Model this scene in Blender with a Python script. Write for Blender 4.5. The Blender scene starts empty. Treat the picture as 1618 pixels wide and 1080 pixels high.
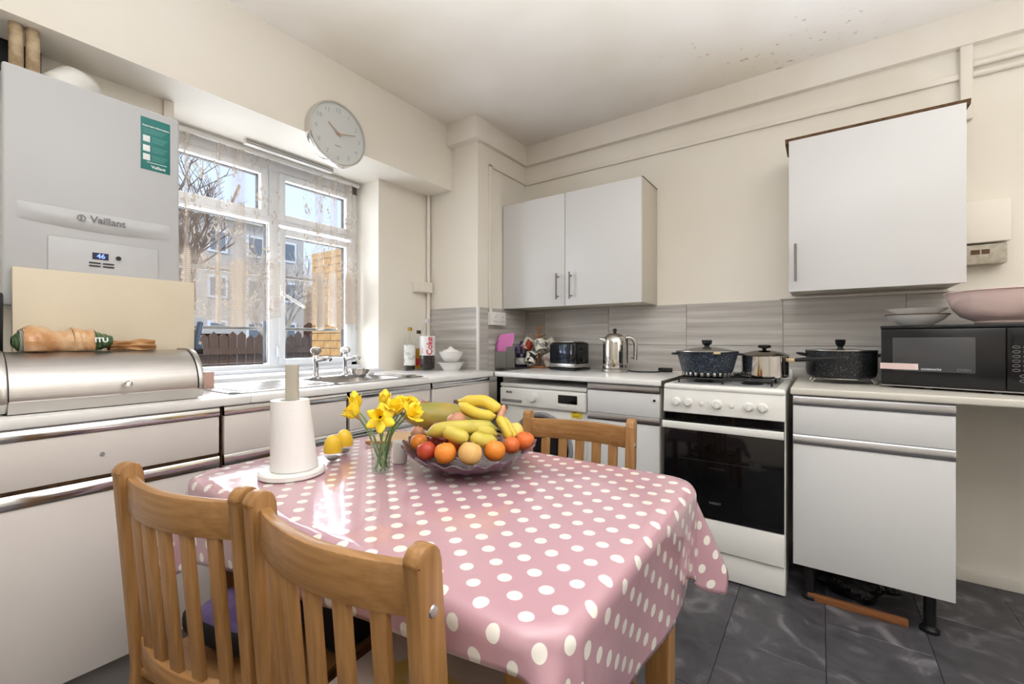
import bpy, bmesh, math, random
from mathutils import Vector, Matrix
R = math.radians
pi = math.pi
random.seed(7)
sc = bpy.context.scene
COL = sc.collection

# ---------------------------------------------------------------- camera, sky, lights, exposure
F_PX, CX, CY, YAW, HCAM = 689.0, 809.0, 536.5, R(35.3), 1.085
cam = bpy.data.cameras.new('camera')
cam.sensor_fit = 'HORIZONTAL'
cam.sensor_width = 36
cam.lens = F_PX / 1618 * 36
cam.shift_y = (CY - 540) / 1618
cam.clip_start = 0.02
camo = bpy.data.objects.new('camera', cam)
camo.location = (0, 0, HCAM)
camo.rotation_euler = (pi / 2, 0, YAW)
COL.objects.link(camo)
sc.camera = camo

sc.view_settings.view_transform = 'Standard'
sc.view_settings.look = 'None'
sc.view_settings.gamma = 1
sc.view_settings.use_curve_mapping = False
sc.view_settings.exposure = 0.13

w = bpy.data.worlds.new('sky')
sc.world = w
w.use_nodes = True
nt = w.node_tree
bg = nt.nodes['Background']
bg.inputs['Color'].default_value = (0.66, 0.79, 1.0, 1)
bg.inputs['Strength'].default_value = 1.3
# low spring sun on the garden side; it travels away from the window, so none falls into the room
sund = bpy.data.lights.new('sun', 'SUN')
sund.energy = 2.6
sund.angle = R(1.5)
sund.color = (1.0, 0.95, 0.86)
suno = bpy.data.objects.new('sun', sund)
suno.rotation_euler = Vector((-0.32, 0.72, -0.62)).to_track_quat('-Z', 'Y').to_euler()
COL.objects.link(suno)

# daylight entering through the window opening
wd = bpy.data.lights.new('window_daylight', 'AREA')
wd.shape = 'RECTANGLE'
wd.size = 1.10; wd.size_y = 1.02
wd.energy = 27
wd.color = (0.93, 0.97, 1.0)
wdo = bpy.data.objects.new('window_daylight', wd)
wdo.location = (-2.672, 1.24, 1.51)
wdo.rotation_euler = (0, R(-90), 0)
COL.objects.link(wdo)

# two added unseen lights imitate flash bounced off the ceiling; made-up cans follow below
BOUNCE_LIGHTS = [((0.05, -0.55, 0.24), 54, (-0.08, -0.08, 2.545)), ((1.45, 0.75, 0.24), 40, (1.22, 0.86, 2.545))]
for lp, en, aim in BOUNCE_LIGHTS:
    ld = bpy.data.lights.new('bounce_fill_light', 'AREA')
    ld.shape = 'DISK'
    ld.size = 0.24
    ld.spread = R(92)
    ld.energy = en
    ld.color = (0.89, 0.95, 1.0)
    lo = bpy.data.objects.new('bounce_fill_light', ld)
    lo.location = (lp[0], lp[1], lp[2] + 0.015)
    lo.rotation_euler = (Vector(aim) - Vector(lp)).to_track_quat('-Z', 'Y').to_euler()
    COL.objects.link(lo)

# ---------------------------------------------------------------- helpers
def lin(c):
    return tuple(((x / 255) / 12.92 if x / 255 <= 0.04045 else ((x / 255 + 0.055) / 1.055) ** 2.4) for x in c[:3]) + (1,)

MATS = {}
def mat(name, col=(200, 200, 200), rough=0.5, metal=0.0, spec=0.5, coat=0.0, trans=0.0, ior=1.45,
        noise=None, bump=None, emit=None, stretch=None, alpha=1.0, sheen=0, sss=0):
    """principled material; noise=(scale, colour2, low, high), bump=(scale, strength, distance)"""
    m = bpy.data.materials.new(name)
    m.use_nodes = True
    n, l = m.node_tree.nodes, m.node_tree.links
    p = n['Principled BSDF']
    p.inputs['Base Color'].default_value = lin(col)
    p.inputs['Roughness'].default_value = rough
    p.inputs['Metallic'].default_value = metal
    p.inputs['Specular IOR Level'].default_value = spec
    p.inputs['Coat Weight'].default_value = coat
    p.inputs['Coat Roughness'].default_value = 0.06
    p.inputs['Transmission Weight'].default_value = trans
    p.inputs['IOR'].default_value = ior
    p.inputs['Alpha'].default_value = alpha
    if emit:
        p.inputs['Emission Color'].default_value = lin(emit[0])
        p.inputs['Emission Strength'].default_value = emit[1]
    tc = mp = None
    if noise or bump:
        tc = n.new('ShaderNodeTexCoord')
        mp = n.new('ShaderNodeMapping')
        l.new(tc.outputs['Object'], mp.inputs['Vector'])
        if stretch:
            mp.inputs['Scale'].default_value = stretch
    if noise:
        tx = n.new('ShaderNodeTexNoise')
        tx.inputs['Scale'].default_value = noise[0]
        tx.inputs['Detail'].default_value = 6
        l.new(mp.outputs['Vector'], tx.inputs['Vector'])
        cr = n.new('ShaderNodeValToRGB')
        cr.color_ramp.elements[0].position = noise[2] if len(noise) > 2 else 0.35
        cr.color_ramp.elements[1].position = noise[3] if len(noise) > 3 else 0.65
        cr.color_ramp.elements[0].color = lin(col)
        cr.color_ramp.elements[1].color = lin(noise[1])
        l.new(tx.outputs['Fac'], cr.inputs['Fac'])
        l.new(cr.outputs['Color'], p.inputs['Base Color'])
    if bump:
        tb = n.new('ShaderNodeTexNoise')
        tb.inputs['Scale'].default_value = bump[0]
        tb.inputs['Detail'].default_value = 4
        l.new(mp.outputs['Vector'], tb.inputs['Vector'])
        bp = n.new('ShaderNodeBump')
        bp.inputs['Strength'].default_value = bump[1]
        bp.inputs['Distance'].default_value = bump[2] if len(bump) > 2 else 0.01
        l.new(tb.outputs['Fac'], bp.inputs['Height'])
        l.new(bp.outputs['Normal'], p.inputs['Normal'])
    MATS[name] = m
    return m

def glassmat(name, tint=(255, 255, 255), refl=0.08, rough=0.0):
    """thin clear sheet: mostly see-through with a faint reflection"""
    m = bpy.data.materials.new(name)
    m.use_nodes = True
    n, l = m.node_tree.nodes, m.node_tree.links
    out = n['Material Output']
    n.remove(n['Principled BSDF'])
    t = n.new('ShaderNodeBsdfTransparent'); t.inputs['Color'].default_value = lin(tint)
    g = n.new('ShaderNodeBsdfGlossy'); g.inputs['Roughness'].default_value = rough
    lw = n.new('ShaderNodeLayerWeight'); lw.inputs['Blend'].default_value = 0.35
    mth = n.new('ShaderNodeMath'); mth.operation = 'MULTIPLY_ADD'
    mth.inputs[1].default_value = 0.75; mth.inputs[2].default_value = refl
    l.new(lw.outputs['Facing'], mth.inputs[0])
    pw = n.new('ShaderNodeMath'); pw.operation = 'MULTIPLY'
    l.new(mth.outputs[0], pw.inputs[0]); l.new(mth.outputs[0], pw.inputs[1])
    pw.use_clamp = True
    mx = n.new('ShaderNodeMixShader')
    l.new(pw.outputs[0], mx.inputs['Fac'])
    l.new(t.outputs[0], mx.inputs[1]); l.new(g.outputs[0], mx.inputs[2])
    l.new(mx.outputs[0], out.inputs['Surface'])
    MATS[name] = m
    return m

def wmat(o):
    m = Matrix.Identity(4)
    while o:
        m = o.matrix_basis @ m
        o = o.parent
    return m

class MB:
    """collects shapes into one bmesh"""
    def __init__(s):
        s.bm = bmesh.new()
    def _new(s, vs, fs):
        v = [s.bm.verts.new(x) for x in vs]
        out = []
        for f in fs:
            try:
                out.append(s.bm.faces.new([v[i] for i in f]))
            except ValueError:
                pass
        return v, out
    def box(s, a, b, bev=0, seg=2, mtx=None):
        x0, y0, z0 = (min(a[i], b[i]) for i in range(3)); x1, y1, z1 = (max(a[i], b[i]) for i in range(3))
        vs = [(x0, y0, z0), (x1, y0, z0), (x1, y1, z0), (x0, y1, z0), (x0, y0, z1), (x1, y0, z1), (x1, y1, z1), (x0, y1, z1)]
        if mtx is not None:
            vs = [mtx @ Vector(v) for v in vs]
        v, f = s._new(vs, [(0, 3, 2, 1), (4, 5, 6, 7), (0, 1, 5, 4), (1, 2, 6, 5), (2, 3, 7, 6), (3, 0, 4, 7)])
        if bev:
            es = list({e for ff in f for e in ff.edges})
            bmesh.ops.bevel(s.bm, geom=es, offset=bev, segments=seg, affect='EDGES', profile=0.5)
        return s
    def lathe(s, prof, c=(0, 0, 0), n=32, mtx=None, fr=None):
        """prof [(r, z)]; fr(angle, r, z) -> (r, z) lets the outline vary"""
        c = Vector(c)
        rings = []
        for r, z in prof:
            ring = []
            if r < 1e-6 and not fr:
                p = Vector((0, 0, z))
                p = mtx @ p if mtx is not None else p
                ring = [s.bm.verts.new(c + p)]
            else:
                for i in range(n):
                    a = 2 * pi * i / n
                    rr, zz = fr(a, r, z) if fr else (r, z)
                    p = Vector((rr * math.cos(a), rr * math.sin(a), zz))
                    p = mtx @ p if mtx is not None else p
                    ring.append(s.bm.verts.new(c + p))
            rings.append(ring)
        for A, B_ in zip(rings, rings[1:]):
            if len(A) == 1 and len(B_) == 1:
                continue
            for i in range(n):
                j = (i + 1) % n
                if len(A) == 1:
                    s.bm.faces.new((A[0], B_[j], B_[i]))
                elif len(B_) == 1:
                    s.bm.faces.new((A[i], A[j], B_[0]))
                else:
                    s.bm.faces.new((A[i], A[j], B_[j], B_[i]))
        return s
    def cyl(s, p0, p1, r0, r1=None, n=20, caps=True):
        return s.tube([p0, p1], [r0, r0 if r1 is None else r1], n, caps)
    def tube(s, path, rad, n=10, caps=True, flat=None, up=None):
        """sweep a circle (or ellipse when flat=(a, b)) along a path"""
        P = [Vector(p) for p in path]
        if not hasattr(rad, '__len__'):
            rad = [rad] * len(P)
        rings = []
        prev = None
        for i, p in enumerate(P):
            d = (P[min(i + 1, len(P) - 1)] - P[max(i - 1, 0)]).normalized()
            if prev is None:
                u = Vector(up) if up else (Vector((0, 0, 1)) if abs(d.z) < 0.9 else Vector((1, 0, 0)))
            else:
                u = prev
            u = (u - d * u.dot(d)).normalized()
            prev = u
            v = d.cross(u)
            fa, fb = flat if flat else (1, 1)
            rings.append([s.bm.verts.new(p + (u * math.cos(2 * pi * k / n) * fa + v * math.sin(2 * pi * k / n) * fb) * max(rad[i], 1e-5)) for k in range(n)])
        for A, B_ in zip(rings, rings[1:]):
            for i in range(n):
                j = (i + 1) % n
                s.bm.faces.new((A[i], A[j], B_[j], B_[i]))
        if caps:
            s.bm.faces.new(rings[0][::-1]); s.bm.faces.new(rings[-1])
        return s
    def prism(s, pts, axis, a, b, bev=0):
        """extrude a 2-D outline along axis 0/1/2 from a to b; pts are the other two coordinates in order"""
        def mk(p, t):
            q = list(p); q.insert(axis, t); return q
        n = len(pts)
        vs = [mk(p, a) for p in pts] + [mk(p, b) for p in pts]
        fs = [tuple(range(n)), tuple(range(2 * n - 1, n - 1, -1))] + [(i, i + n, (i + 1) % n + n, (i + 1) % n) for i in range(n)]
        v, f = s._new(vs, fs)
        bmesh.ops.recalc_face_normals(s.bm, faces=f)
        if bev:
            es = list({e for ff in f for e in ff.edges})
            bmesh.ops.bevel(s.bm, geom=es, offset=bev, segments=2, affect='EDGES', profile=0.5)
        return s
    def ball(s, c, r, n=20, m=12, sq=(1, 1, 1), mtx=None, fn=None):
        prof = []
        rings = []
        c = Vector(c)
        for i in range(m + 1):
            t = pi * i / m
            if i in (0, m):
                q = Vector((0, 0, math.cos(t)))
                q = Vector((q.x * r * sq[0], q.y * r * sq[1], q.z * r * sq[2]))
                if fn: q = fn(q)
                q = mtx @ q if mtx is not None else q
                rings.append([s.bm.verts.new(c + q)]); continue
            ring = []
            for k in range(n):
                a = 2 * pi * k / n
                q = Vector((math.sin(t) * math.cos(a) * r * sq[0], math.sin(t) * math.sin(a) * r * sq[1], math.cos(t) * r * sq[2]))
                if fn: q = fn(q)
                q = mtx @ q if mtx is not None else q
                ring.append(s.bm.verts.new(c + q))
            rings.append(ring)
        for A, B_ in zip(rings, rings[1:]):
            for i in range(n):
                j = (i + 1) % n
                if len(A) == 1: s.bm.faces.new((A[0], B_[i], B_[j]))
                elif len(B_) == 1: s.bm.faces.new((A[j], A[i], B_[0]))
                else: s.bm.faces.new((A[j], A[i], B_[i], B_[j]))
        return s
    def grid(s, fn, nu, nv, uvfn=None):
        vs = [[s.bm.verts.new(fn(i / nu, j / nv)) for j in range(nv + 1)] for i in range(nu + 1)]
        lay = (s.bm.loops.layers.uv.get('UVMap') or s.bm.loops.layers.uv.new('UVMap')) if uvfn else None
        for i in range(nu):
            for j in range(nv):
                f = s.bm.faces.new((vs[i][j], vs[i + 1][j], vs[i + 1][j + 1], vs[i][j + 1]))
                if uvfn:
                    for lp, (a, b) in zip(f.loops, ((i, j), (i + 1, j), (i + 1, j + 1), (i, j + 1))):
                        lp[lay].uv = uvfn(a / nu, b / nv)
        return s
    def obj(s, name, m, parent=None, local=False, smooth=35, solid=0, kind=None):
        me = bpy.data.meshes.new(name)
        bmesh.ops.recalc_face_normals(s.bm, faces=s.bm.faces) if not solid else None
        s.bm.to_mesh(me); s.bm.free()
        me.materials.append(MATS[m] if isinstance(m, str) else m)
        if smooth:
            me.shade_smooth()
            me.set_sharp_from_angle(angle=R(smooth))
        o = bpy.data.objects.new(name, me)
        COL.objects.link(o)
        if parent:
            o.parent = parent
            if not local:
                me.transform(wmat(parent).inverted())
        else:
            if me.vertices and not local:
                xs = [v.co.x for v in me.vertices]; ys = [v.co.y for v in me.vertices]; zs = [v.co.z for v in me.vertices]
                c = Vector(((min(xs) + max(xs)) / 2, (min(ys) + max(ys)) / 2, min(zs)))
                me.transform(Matrix.Translation(-c)); o.location = c
        if solid:
            md = o.modifiers.new('thickness', 'SOLIDIFY'); md.thickness = solid; md.offset = 0
        if kind:
            o['kind'] = kind
        return o

def thing(name, label, cat, loc=(0, 0, 0), rotz=0, group=None):
    o = bpy.data.objects.new(name, None)
    o.empty_display_size = 0.05
    COL.objects.link(o)
    o.location = loc; o.rotation_euler = (0, 0, rotz)
    o.matrix_basis = Matrix.Translation(loc) @ Matrix.Rotation(rotz, 4, 'Z')
    o['label'] = label; o['category'] = cat
    if group: o['group'] = group
    return o
def tag(o, label, cat, group=None):
    o['label'] = label; o['category'] = cat
    if group: o['group'] = group
    return o
def struct(o):
    o['kind'] = 'structure'
    return o
def dup(root, loc, rotz, label, group=None):
    r = root.copy(); COL.objects.link(r)
    r.matrix_basis = Matrix.Translation(loc) @ Matrix.Rotation(rotz, 4, 'Z')
    r['label'] = label
    if group: r['group'] = group
    for ch in list(root.children):
        c = ch.copy(); COL.objects.link(c); c.parent = r
        for g in list(ch.children):
            d = g.copy(); COL.objects.link(d); d.parent = c
    return r
def at(u, v, d):
    """point seen at photograph pixel (u, v) at depth d metres in front of the lens"""
    t = (u - CX) / F_PX
    c, s_ = math.cos(YAW), math.sin(YAW)
    return Vector(((t * c - s_) * d, (t * s_ + c) * d, HCAM + (CY - v) / F_PX * d))

def frame(right, up):
    r = Vector(right).normalized(); u = Vector(up).normalized(); n = r.cross(u)
    return Matrix((r, u, n)).transposed().to_4x4()
def text(s_, size, name, m, parent, loc, right, up, ext=0.0004, bold=0.0, align='CENTER', sx=1.0):
    cu = bpy.data.curves.new(name, 'FONT')
    cu.body = s_; cu.size = size; cu.extrude = ext; cu.offset = bold
    cu.align_x = align; cu.align_y = 'CENTER'; cu.resolution_u = 3
    t = bpy.data.objects.new(name, cu); COL.objects.link(t)
    dg = bpy.context.evaluated_depsgraph_get()
    me = bpy.data.meshes.new_from_object(t.evaluated_get(dg))
    bpy.data.objects.remove(t); bpy.data.curves.remove(cu)
    me.transform(Matrix.Translation(loc) @ frame(right, up) @ Matrix.Diagonal((sx, 1, 1, 1)))
    if parent: me.transform(wmat(parent).inverted())
    me.materials.clear(); me.materials.append(MATS[m])
    o = bpy.data.objects.new(name, me); COL.objects.link(o)
    if parent: o.parent = parent
    return o
def smoothstep(a, b, x):
    t = max(0, min(1, (x - a) / (b - a))); return t * t * (3 - 2 * t)
def arc(c, r, a0, a1, n):
    return [(c[0] + r * math.cos(a0 + (a1 - a0) * i / n), c[1] + r * math.sin(a0 + (a1 - a0) * i / n)) for i in range(n + 1)]
def spline(pts, n=6):
    """Catmull-Rom through 3-D points"""
    P = [Vector(p) for p in pts]
    P = [P[0] * 2 - P[1]] + P + [P[-1] * 2 - P[-2]]
    out = []
    for i in range(1, len(P) - 2):
        for k in range(n):
            t = k / n
            a, b, c, d = P[i - 1], P[i], P[i + 1], P[i + 2]
            out.append(0.5 * ((2 * b) + (c - a) * t + (2 * a - 5 * b + 4 * c - d) * t * t + (3 * b - a - 3 * c + d) * t ** 3))
    out.append(P[-2])
    return out

# ---------------------------------------------------------------- materials
mat('paint', (241, 235, 225), 0.55, noise=(2.5, (238, 230, 217), 0.3, 0.75), bump=(18, 0.12, 0.004))
mat('paint_white', (238, 234, 226), 0.5, noise=(3, (232, 226, 214), 0.3, 0.75), bump=(18, 0.1, 0.004))
mat('trim_paint', (240, 233, 224), 0.4, noise=(4, (234, 225, 212), 0.3, 0.75))
mat('grout', (176, 172, 166), 0.8)
mat('floor_base', (40, 38, 40), 0.8)
mat('cab_white', (219, 218, 218), 0.3)
mat('cab_cream', (227, 219, 215), 0.35, noise=(3, (222, 213, 208), 0.3, 0.7))
mat('carcass', (206, 198, 184), 0.5)
mat('chip_edge', (120, 88, 58), 0.8, noise=(60, (84, 60, 42)))
mat('worktop', (238, 236, 234), 0.2)
mat('worktop_right', (214, 208, 198), 0.25)
mat('worktop_core', (96, 92, 86), 0.8, noise=(120, (70, 66, 62)))
mat('chrome', (228, 228, 231), 0.12, 1.0)
mat('alu', (190, 190, 194), 0.22, 1.0)
mat('steel', (196, 192, 188), 0.30, 1.0)
mat('brushed', (196, 191, 188), 0.36, 1.0, noise=(4, (186, 181, 178)), stretch=(120, 1, 120))
mat('steel_polished', (215, 212, 208), 0.06, 1.0)
mat('dark', (18, 18, 20), 0.45)
mat('black_plastic', (22, 22, 24), 0.35)
mat('black_gloss', (10, 10, 12), 0.07, spec=0.6)
mat('white_plastic', (236, 234, 230), 0.3)
mat('white_enamel', (238, 236, 232), 0.18, coat=0.3)
mat('grey_plastic', (140, 140, 142), 0.45)
mat('upvc', (232, 234, 238), 0.25)
mat('seal', (40, 38, 38), 0.7)
mat('bar_grey', (112, 106, 98), 0.6)
mat('rust', (140, 92, 50), 0.9)
mat('wood_dark', (92, 62, 40), 0.6)
mat('ceramic', (238, 236, 232), 0.15, coat=0.4)
mat('text_grey', (120, 120, 124), 0.4)
mat('text_white', (240, 242, 244), 0.5)
mat('text_dark', (40, 40, 44), 0.5)
glassmat('window_glass', (250, 252, 255), 0.05)
glassmat('clear_glass', (252, 254, 253), 0.12)
glassmat('clear_plastic', (250, 251, 250), 0.14, 0.05)
mat('water', (226, 236, 220), 0.02, trans=1.0, ior=1.33)
mat('rose_gold', (205, 165, 145), 0.25, 1.0)

def wood(name, c1, c2, rough=0.4, axis=2, sc_=9):
    st = [130, 130, 130]; st[axis] = 5
    return mat(name, c1, rough, coat=0.15, noise=(sc_ / 9, c2, 0.3, 0.7), stretch=tuple(st), bump=(1.0, 0.05, 0.002))
wood('chair_wood', (174, 130, 82), (148, 105, 60))
wood('chair_wood_x', (174, 130, 82), (148, 105, 60), axis=0)
wood('board_wood', (214, 176, 130), (190, 146, 98), axis=0)

def ceiling_material():
    m = mat('ceiling_paint', (250, 246, 242), 0.6, bump=(14, 0.2, 0.006))
    n, l = m.node_tree.nodes, m.node_tree.links
    p = n['Principled BSDF']
    tc = n.new('ShaderNodeTexCoord')
    n1 = n.new('ShaderNodeTexNoise'); n1.inputs['Scale'].default_value = 1.1; n1.inputs['Detail'].default_value = 3
    r1 = n.new('ShaderNodeValToRGB')
    r1.color_ramp.elements[0].position = 0.35; r1.color_ramp.elements[0].color = lin((251, 246, 242))
    r1.color_ramp.elements[1].position = 0.7; r1.color_ramp.elements[1].color = lin((234, 224, 208))
    l.new(tc.outputs['Object'], n1.inputs['Vector']); l.new(n1.outputs['Fac'], r1.inputs['Fac'])
    # flaking patches
    n2 = n.new('ShaderNodeTexNoise'); n2.inputs['Scale'].default_value = 26; n2.inputs['Detail'].default_value = 5
    n3 = n.new('ShaderNodeTexNoise'); n3.inputs['Scale'].default_value = 1.7
    l.new(tc.outputs['Object'], n2.inputs['Vector']); l.new(tc.outputs['Object'], n3.inputs['Vector'])
    r2 = n.new('ShaderNodeValToRGB'); r2.color_ramp.elements[0].position = 0.64; r2.color_ramp.elements[1].position = 0.70
    r3 = n.new('ShaderNodeValToRGB'); r3.color_ramp.elements[0].position = 0.52; r3.color_ramp.elements[1].position = 0.62
    l.new(n2.outputs['Fac'], r2.inputs['Fac']); l.new(n3.outputs['Fac'], r3.inputs['Fac'])
    sx = n.new('ShaderNodeSeparateXYZ'); l.new(tc.outputs['Object'], sx.inputs[0])
    wet = n.new('ShaderNodeMapRange'); wet.inputs['From Min'].default_value = -1.0; wet.inputs['From Max'].default_value = -0.35
    l.new(sx.outputs['X'], wet.inputs['Value'])
    mu0 = n.new('ShaderNodeMath'); mu0.operation = 'MULTIPLY'
    l.new(r3.outputs['Color'], mu0.inputs[0]); l.new(wet.outputs['Result'], mu0.inputs[1])
    mu = n.new('ShaderNodeMath'); mu.operation = 'MULTIPLY'
    l.new(r2.outputs['Color'], mu.inputs[0]); l.new(mu0.outputs[0], mu.inputs[1])
    mx = n.new('ShaderNodeMixRGB'); mx.inputs['Color2'].default_value = lin((208, 188, 160))
    l.new(mu.outputs[0], mx.inputs['Fac']); l.new(r1.outputs['Color'], mx.inputs['Color1'])
    l.new(mx.outputs['Color'], p.inputs['Base Color'])
ceiling_material()

def streak_tile(name, c1, c2, c3, axis):
    """grey tile with long horizontal streaks, different on every tile"""
    m = mat(name, c1, 0.28)
    n, l = m.node_tree.nodes, m.node_tree.links
    p = n['Principled BSDF']
    tc = n.new('ShaderNodeTexCoord'); oi = n.new('ShaderNodeObjectInfo')
    mp = n.new('ShaderNodeMapping')
    sc3 = [34, 34, 34]; sc3[axis] = 1.3
    mp.inputs['Scale'].default_value = sc3
    ad = n.new('ShaderNodeVectorMath'); ad.operation = 'ADD'
    ml = n.new('ShaderNodeVectorMath'); ml.operation = 'SCALE'; ml.inputs['Scale'].default_value = 40
    cb = n.new('ShaderNodeCombineXYZ')
    l.new(oi.outputs['Random'], cb.inputs[0]); l.new(oi.outputs['Random'], cb.inputs[1])
    l.new(cb.outputs[0], ml.inputs[0])
    l.new(tc.outputs['Object'], mp.inputs['Vector']); l.new(mp.outputs['Vector'], ad.inputs[0]); l.new(ml.outputs[0], ad.inputs[1])
    tx = n.new('ShaderNodeTexNoise'); tx.inputs['Scale'].default_value = 1; tx.inputs['Detail'].default_value = 5
    l.new(ad.outputs[0], tx.inputs['Vector'])
    cr = n.new('ShaderNodeValToRGB')
    e = cr.color_ramp.elements
    e[0].position = 0.32; e[0].color = lin(c1); e[1].position = 0.72; e[1].color = lin(c3)
    k = e.new(0.5); k.color = lin(c2)
    l.new(tx.outputs['Fac'], cr.inputs['Fac']); l.new(cr.outputs['Color'], p.inputs['Base Color'])
    return m
streak_tile('wall_tile_x', (170, 164, 158), (190, 185, 180), (214, 211, 207), 0)
streak_tile('wall_tile_y', (170, 164, 158), (190, 185, 180), (214, 211, 207), 1)
mat('upstand_tile', (208, 208, 206), 0.2)

def slate():
    m = mat('slate', (58, 56, 60), 0.42)
    n, l = m.node_tree.nodes, m.node_tree.links
    p = n['Principled BSDF']
    tc = n.new('ShaderNodeTexCoord'); oi = n.new('ShaderNodeObjectInfo')
    ml = n.new('ShaderNodeVectorMath'); ml.operation = 'SCALE'; ml.inputs['Scale'].default_value = 30
    cb = n.new('ShaderNodeCombineXYZ'); ad = n.new('ShaderNodeVectorMath'); ad.operation = 'ADD'
    l.new(oi.outputs['Random'], cb.inputs[0]); l.new(oi.outputs['Random'], cb.inputs[1]); l.new(cb.outputs[0], ml.inputs[0])
    l.new(tc.outputs['Object'], ad.inputs[0]); l.new(ml.outputs[0], ad.inputs[1])
    t1 = n.new('ShaderNodeTexNoise'); t1.inputs['Scale'].default_value = 7; t1.inputs['Detail'].default_value = 8; t1.inputs['Distortion'].default_value = 1.5
    l.new(ad.outputs[0], t1.inputs['Vector'])
    cr = n.new('ShaderNodeValToRGB'); e = cr.color_ramp.elements
    e[0].position = 0.3; e[0].color = lin((60, 58, 62)); e[1].position = 0.74; e[1].color = lin((128, 125, 128))
    k = e.new(0.56); k.color = lin((80, 78, 83))
    l.new(t1.outputs['Fac'], cr.inputs['Fac']); l.new(cr.outputs['Color'], p.inputs['Base Color'])
    b = n.new('ShaderNodeBump'); b.inputs['Strength'].default_value = 0.25; b.inputs['Distance'].default_value = 0.004
    l.new(t1.outputs['Fac'], b.inputs['Height']); l.new(b.outputs['Normal'], p.inputs['Normal'])
slate()

# ---------------------------------------------------------------- room shell
XW, XG, XS = -2.306, -2.566, -2.081       # window wall, glass plane, soffit face
YB, YP, XP = 2.79, 2.222, -1.85           # back wall, pillar front, pillar side
ZC = 2.545
XR, YR = 2.0, -1.7
WY0, WY1, WZ0 = 0.70, 1.781, 0.905        # window opening
SOF = 2.113

floor = struct(MB().box((-2.8, YR - .1, -.12), (XR + .1, 2.95, -.004)).obj('floor', 'floor_base', local=True))
TW, TL = 0.305, 0.61
tile_me = None
x = 0.0145 - TW * 7
i = 0
while x < XR:
    y = -1.2 + (TL / 2 if i % 2 else 0) - .1
    while y < YB:
        x0, x1, y0, y1 = x, x + TW, y, min(y + TL, YB)
        if tile_me is None:
            t = MB().box((-TW / 2 + .0008, -TL / 2 + .0008, -.006), (TW / 2 - .0008, TL / 2 - .0008, 0), bev=.0012, seg=1).obj('floor_tile', 'slate', floor, local=True, smooth=0)
            tile_me = t.data
        else:
            t = bpy.data.objects.new('floor_tile', tile_me); COL.objects.link(t); t.parent = floor
        t.location = ((x0 + x1) / 2, y + TL / 2, 0)
        y += TL
    x += TW; i += 1

struct(MB().box((-2.8, YR - .1, ZC), (XR + .1, 2.95, ZC + .12)).obj('ceiling', 'ceiling_paint', local=True))
wall_back = struct(MB().box((XP, YB, 0), (XR + .1, YB + .12, ZC)).obj('wall_back', 'paint', local=True))
wall_pillar = struct(MB().box((XW - .4, YP, 0), (XP, YB + .12, ZC)).obj('wall_pillar', 'paint', local=True))
wl = MB()
wl.box((XW - .38, YR - .1, 0), (XW, YP, WZ0 - .03))
wl.box((XW - .38, YR - .1, WZ0 - .03), (XW, WY0, SOF))
wl.box((XW - .38, WY1, WZ0 - .03), (XW, YP, SOF))
wall_left = struct(wl.obj('wall_left', 'paint', local=True, smooth=0))
struct(MB().box((XW - .38, YR - .1, SOF), (XS, YP, ZC)).obj('trim_1', 'paint', local=True, smooth=0))        # deep beam over the window
tr = MB().box((XW, YP - .055, 2.40), (XP + .03, YP, ZC)).box((XP, YP, 2.40), (XP + .03, YB, ZC)).box((XP + .03, YB - .035, 2.40), (XR, YB, ZC))
struct(tr.obj('trim_2', 'trim_paint', local=True, smooth=0))
struct(MB().box((XR, YR - .1, 0), (XR + .12, YB + .1, ZC)).obj('wall_right', 'paint', local=True))
struct(MB().box((-2.7, YR - .12, 0), (XR + .1, YR, ZC)).obj('wall_rear', 'paint', local=True))

# wall tiles: two rows of 500 x 250 on the back wall and round the pillar
def tiles(parent, m, ax, spans, face, sgn, rows):
    for (a, b) in spans:
        for (z0, z1) in rows:
            g = .0012
            bx = MB()
            if ax == 0:
                bx.box((a + g, face, z0 + g), (b - g, face + sgn * .009, z1 - g), bev=.0012, seg=1)
            else:
                bx.box((face, a + g, z0 + g), (face + sgn * .009, b - g, z1 - g), bev=.0012, seg=1)
            o = bx.obj('wall_tile', m, parent, smooth=0)
            c = sum((Vector(v.co) for v in o.data.vertices), Vector()) / len(o.data.vertices)
            o.data.transform(Matrix.Translation(-c)); o.location = c
ROWS = [(0.80, 1.052), (1.052, 1.303)]
xs = [XP, -1.672, -1.170, -.668, -.167, .332, .832, 1.332, 1.832]
tiles(wall_back, 'wall_tile_x', 0, list(zip(xs, xs[1:])), YB, -1, ROWS)
tiles(wall_pillar, 'wall_tile_x', 0, [(XW + .012, XP + .004)], YP, -1, ROWS)
tiles(wall_pillar, 'wall_tile_y', 1, [(YP, YP + .10), (YP + .10, YB - .009)], XP, 1, ROWS)
MB().box((XP - .004, YP - .012, .88), (XP + .012, YP + .006, 1.306), bev=.002).obj('corner_trim', 'white_plastic', wall_pillar)
ys = [WY0 - .1 + .15 * k for k in range(9)]
tiles(wall_left, 'upstand_tile', 1, [(a, min(b, YP)) for a, b in zip(ys, ys[1:])], XW, 1, [(.80, WZ0 - .006)])
MB().box((-.18, YB - .02, 1.303), (.50, YB - .0005, 1.316), bev=.003).obj('plaster_batten', 'trim_paint', wall_back)
# skirting seen under the open end of the right worktop
struct(MB().box((.39, YB - .014, 0), (XR, YB, .055), bev=.003).obj('baseboard_back', 'trim_paint', local=True))

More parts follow.
